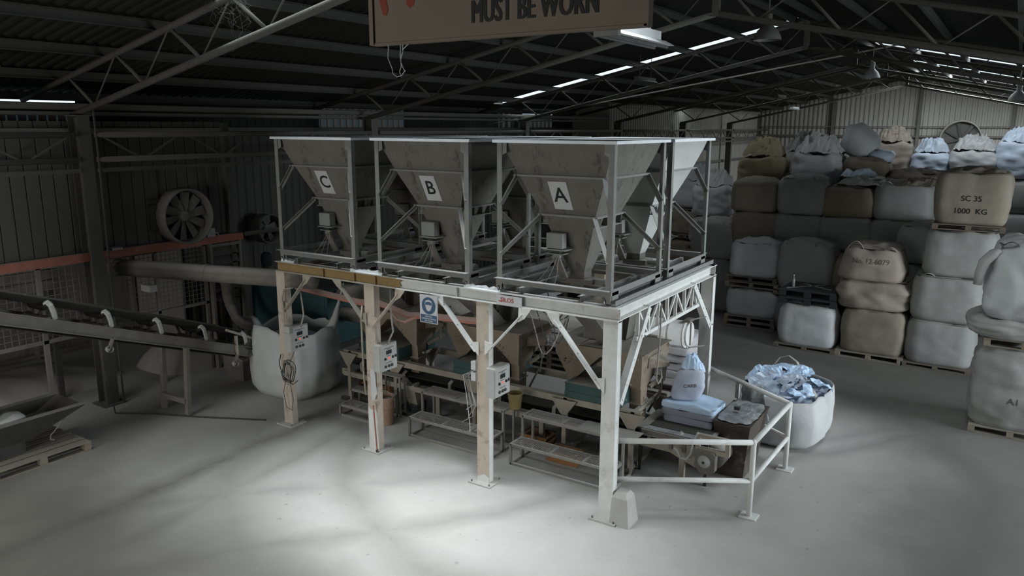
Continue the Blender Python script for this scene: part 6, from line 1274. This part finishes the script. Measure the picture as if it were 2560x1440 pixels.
# ================================================================== screw conveyor tube under the gantry
sc_ = thing('screw_conveyor', 'pale round screw conveyor tube with a capped end under the right edge of the gantry', 'conveyor', (-6.0, 11.25, 1.83), world=True)
MB().tube((-9.8, 11.25, 1.70), (-4.02, 11.32, 1.82), 0.20, 20).build('tube', 'white_paint', sc_, True)
for x in (-4.05, -4.3): MB().tube((x-0.012, 11.32, 1.815), (x+0.012, 11.32, 1.815), 0.225, 20).build('flange', 'white_paint', sc_)
MB().tube((-4.03, 11.32, 1.82), (-3.99, 11.32, 1.82), 0.19, 20).build('end_cap', 'white_paint', sc_)
MB().bar((-3.985, 11.32, 1.64), (-3.985, 11.32, 2.0), 0.02, 0.03, up=(0,1,0)).tube((-4.0, 11.32, 2.04), (-3.85, 11.62, 2.06), 0.012, 6).tube((-4.0, 11.32, 1.60), (-3.85, 11.62, 1.58), 0.012, 6).box(-4.07, -3.97, 11.22, 11.42, 2.02, 2.06).build('cap_clamp', 'dusty_steel', sc_)
for x in (-9.5, -7.3, -5.2): MB().bar((x, 11.27, 1.95), (x, 11.27, 2.68), 0.03, 0.03, up=(0,1,0)).build('hanger', 'dusty_steel', sc_)
# ================================================================== hanging sign, lamps, webs
sn = thing('hanging_sign', 'cream painted warning board with black letters hanging at the top of the picture', 'sign', (-2.03, 3.0, 5.4), world=True)
SXA, SXB, SZ = -2.775, -1.30, 5.40
MB().box(SXA, SXB, 3.0, 3.03, SZ, SZ+0.72).build('board', 'sign_cream', sn)
MB().box(SXA-0.012, SXA+0.014, 2.99, 3.04, SZ-0.005, SZ+0.73).box(SXB-0.012, SXB+0.006, 2.995, 3.04, SZ-0.005, SZ+0.73).box(SXA, SXB, 2.995, 3.035, SZ-0.008, SZ+0.004).build('frame', 'sign_cream', sn)
text('lettering', 'MUST BE WORN', 0.142, (-1.84, 2.999, 5.505), (1,0,0), (0,0,1), 'print_black', sn, 0.002, 0.0, 0.60, spacing=1.04, fat=0.0045)
for pts in ([(-2.725,5.66),(-2.72,5.60),(-2.70,5.535),(-2.675,5.53),(-2.665,5.56),(-2.68,5.62),(-2.695,5.68)], [(-2.53,5.70),(-2.545,5.63),(-2.55,5.575),(-2.53,5.555),(-2.505,5.565),(-2.49,5.61),(-2.48,5.70)]):
    MB().prism([(a, 2.998, b) for a, b in pts], (0, 0.0015, 0)).build('red_symbol', 'rust_drip', sn)
for x in (-2.6, -1.45): MB().tube((x, 3.02, SZ+0.7), (x, 3.02, 7.2), 0.006, 6).build('hanger_wire', 'pale_cable', sn)
for k, pts in enumerate(([(-2.68,5.40),(-2.685,5.33),(-2.66,5.28),(-2.655,5.255),(-2.63,5.24),(-2.60,5.245),(-2.575,5.27)], [(-2.60,5.41),(-2.605,5.34),(-2.60,5.29),(-2.612,5.265),(-2.606,5.25)], [(-2.585,5.41),(-2.59,5.35),(-2.605,5.315),(-2.585,5.275),(-2.575,5.262)], [(-2.545,5.415),(-2.555,5.39),(-2.585,5.37),(-2.60,5.33)])):
    MB().path([(a, 3.01, b) for a, b in pts], 0.0022, 5).build('loose_wire', 'sign_white', sn)
fl = thing('batten_light', 'white fluorescent batten light on two rods below the hanging sign', 'light', (-3.2, 7.1, 5.85), world=True)
X_, Ya, Yb, Z_ = -3.2, 6.55, 7.75, 5.86
MB().box(X_-0.05, X_+0.05, Ya, Yb-0.12, Z_, Z_+0.08).build('housing', 'lamp_white', fl)
MB().prism([(X_-0.14, Ya-0.02, Z_-0.05), (X_+0.14, Ya-0.02, Z_-0.05), (X_+0.05, Ya-0.02, Z_), (X_-0.05, Ya-0.02, Z_)], (0, Yb-Ya+0.04, 0)).build('reflector', 'lamp_white', fl)
for dx in (-0.07, 0.07): MB().tube((X_+dx, Ya-0.05, Z_-0.065), (X_+dx, Yb, Z_-0.065), 0.014, 8).build('tube_lamp', 'lamp_dark', fl)
MB().box(X_-0.12, X_+0.12, Ya-0.08, Ya-0.02, Z_-0.07, Z_-0.01).build('end_cap', 'lamp_dark', fl)
for y in (6.95, 7.45): MB().tube((X_, y, Z_+0.08), (X_, y, roof_z(X_)-0.05), 0.012, 8).build('hanger_rod', 'lamp_white', fl)
def bell(label, x, y, z, mat, rod_to, lit=0):
    t = thing('bay_lamp', label, 'lamp', (x, y, z), group='bell shaped bay lamps')
    MB().lathe([(0.26, 0.0), (0.25, 0.06), (0.19, 0.18), (0.10, 0.26), (0.075, 0.30), (0.075, 0.46), (0.05, 0.50), (0, 0.50)], (0,0,0), 24).build('shade', mat, t, True)
    MB().lathe([(0, 0.04), (0.06, 0.05), (0.07, 0.12), (0.04, 0.22)], (0,0,0), 12).build('bulb', 'lamp_white', t, True)
    MB().tube((0, 0, 0.48), (0, 0, rod_to-z), 0.015, 6).build('stem', mat, t)
    return t
bell('dark bell shaped bay lamp below the ridge beside the second truss peak', -4.25, 15.5, 6.62, 'lamp_dark', 7.4)
bell('bright white bell shaped bay lamp below the ridge far back', -4.28, 28.2, 6.58, 'lamp_white', 7.6)
bell('white bell shaped bay lamp at the right picture edge', -0.17, 28.2, 5.80, 'lamp_white', 6.75)
for k, (x, y, z, lb) in enumerate(((-16.2+3.3, 5.2, 5.9, 'pale batten light in the dark roof at the left picture edge'), (-9.1, 21.0, 6.3, 'unlit batten light in the dark roof left of the skylight line'), (-7.6, 30.0, 6.1, 'faint batten light hanging in the far roof'), (-9.4, 40.0, 5.9, 'small pale batten light in front of the far gable'))):
    t = thing('batten_light', lb, 'light', (x, y, z)); MB().box(-0.07, 0.07, -0.6, 0.6, 0, 0.07).build('housing', 'lamp_white' if k in (0, 3) else 'truss_paint', t); MB().prism([(-0.14, -0.6, -0.05), (0.14, -0.6, -0.05), (0.06, -0.6, 0), (-0.06, -0.6, 0)], (0,1.2,0)).build('reflector', 'lamp_white' if k in (0, 3) else 'truss_paint', t)
    for y_ in (-0.4, 0.4): MB().tube((0, y_, 0.07), (0, y_, roof_z(x)-z-0.03), 0.008, 5).build('hanger_rod', 'truss_paint', t)
# dusty fibres hanging off the nearest truss
cw = thing('dust_web', 'tangle of dusty fibres hanging from the nearest roof truss at the top left', 'web', (-9.35, 7.25, 6.7), world=True); rnd = random.Random(3); m = MB()
for k in range(34):
    x = -9.35 + rnd.gauss(0, .22); y = 7.25+rnd.uniform(-.12,.12); z = 6.80; L_ = rnd.uniform(.12, .55) * (1.6 if k % 9 == 0 else 1)
    m.path([(x+rnd.uniform(-.05,.05)*q*0.8, y+rnd.uniform(-.02,.02), z-L_*q/6) for q in range(7)], 0.0022, 3)
m.build('fibres', 'web_fibre', cw, kind='stuff')
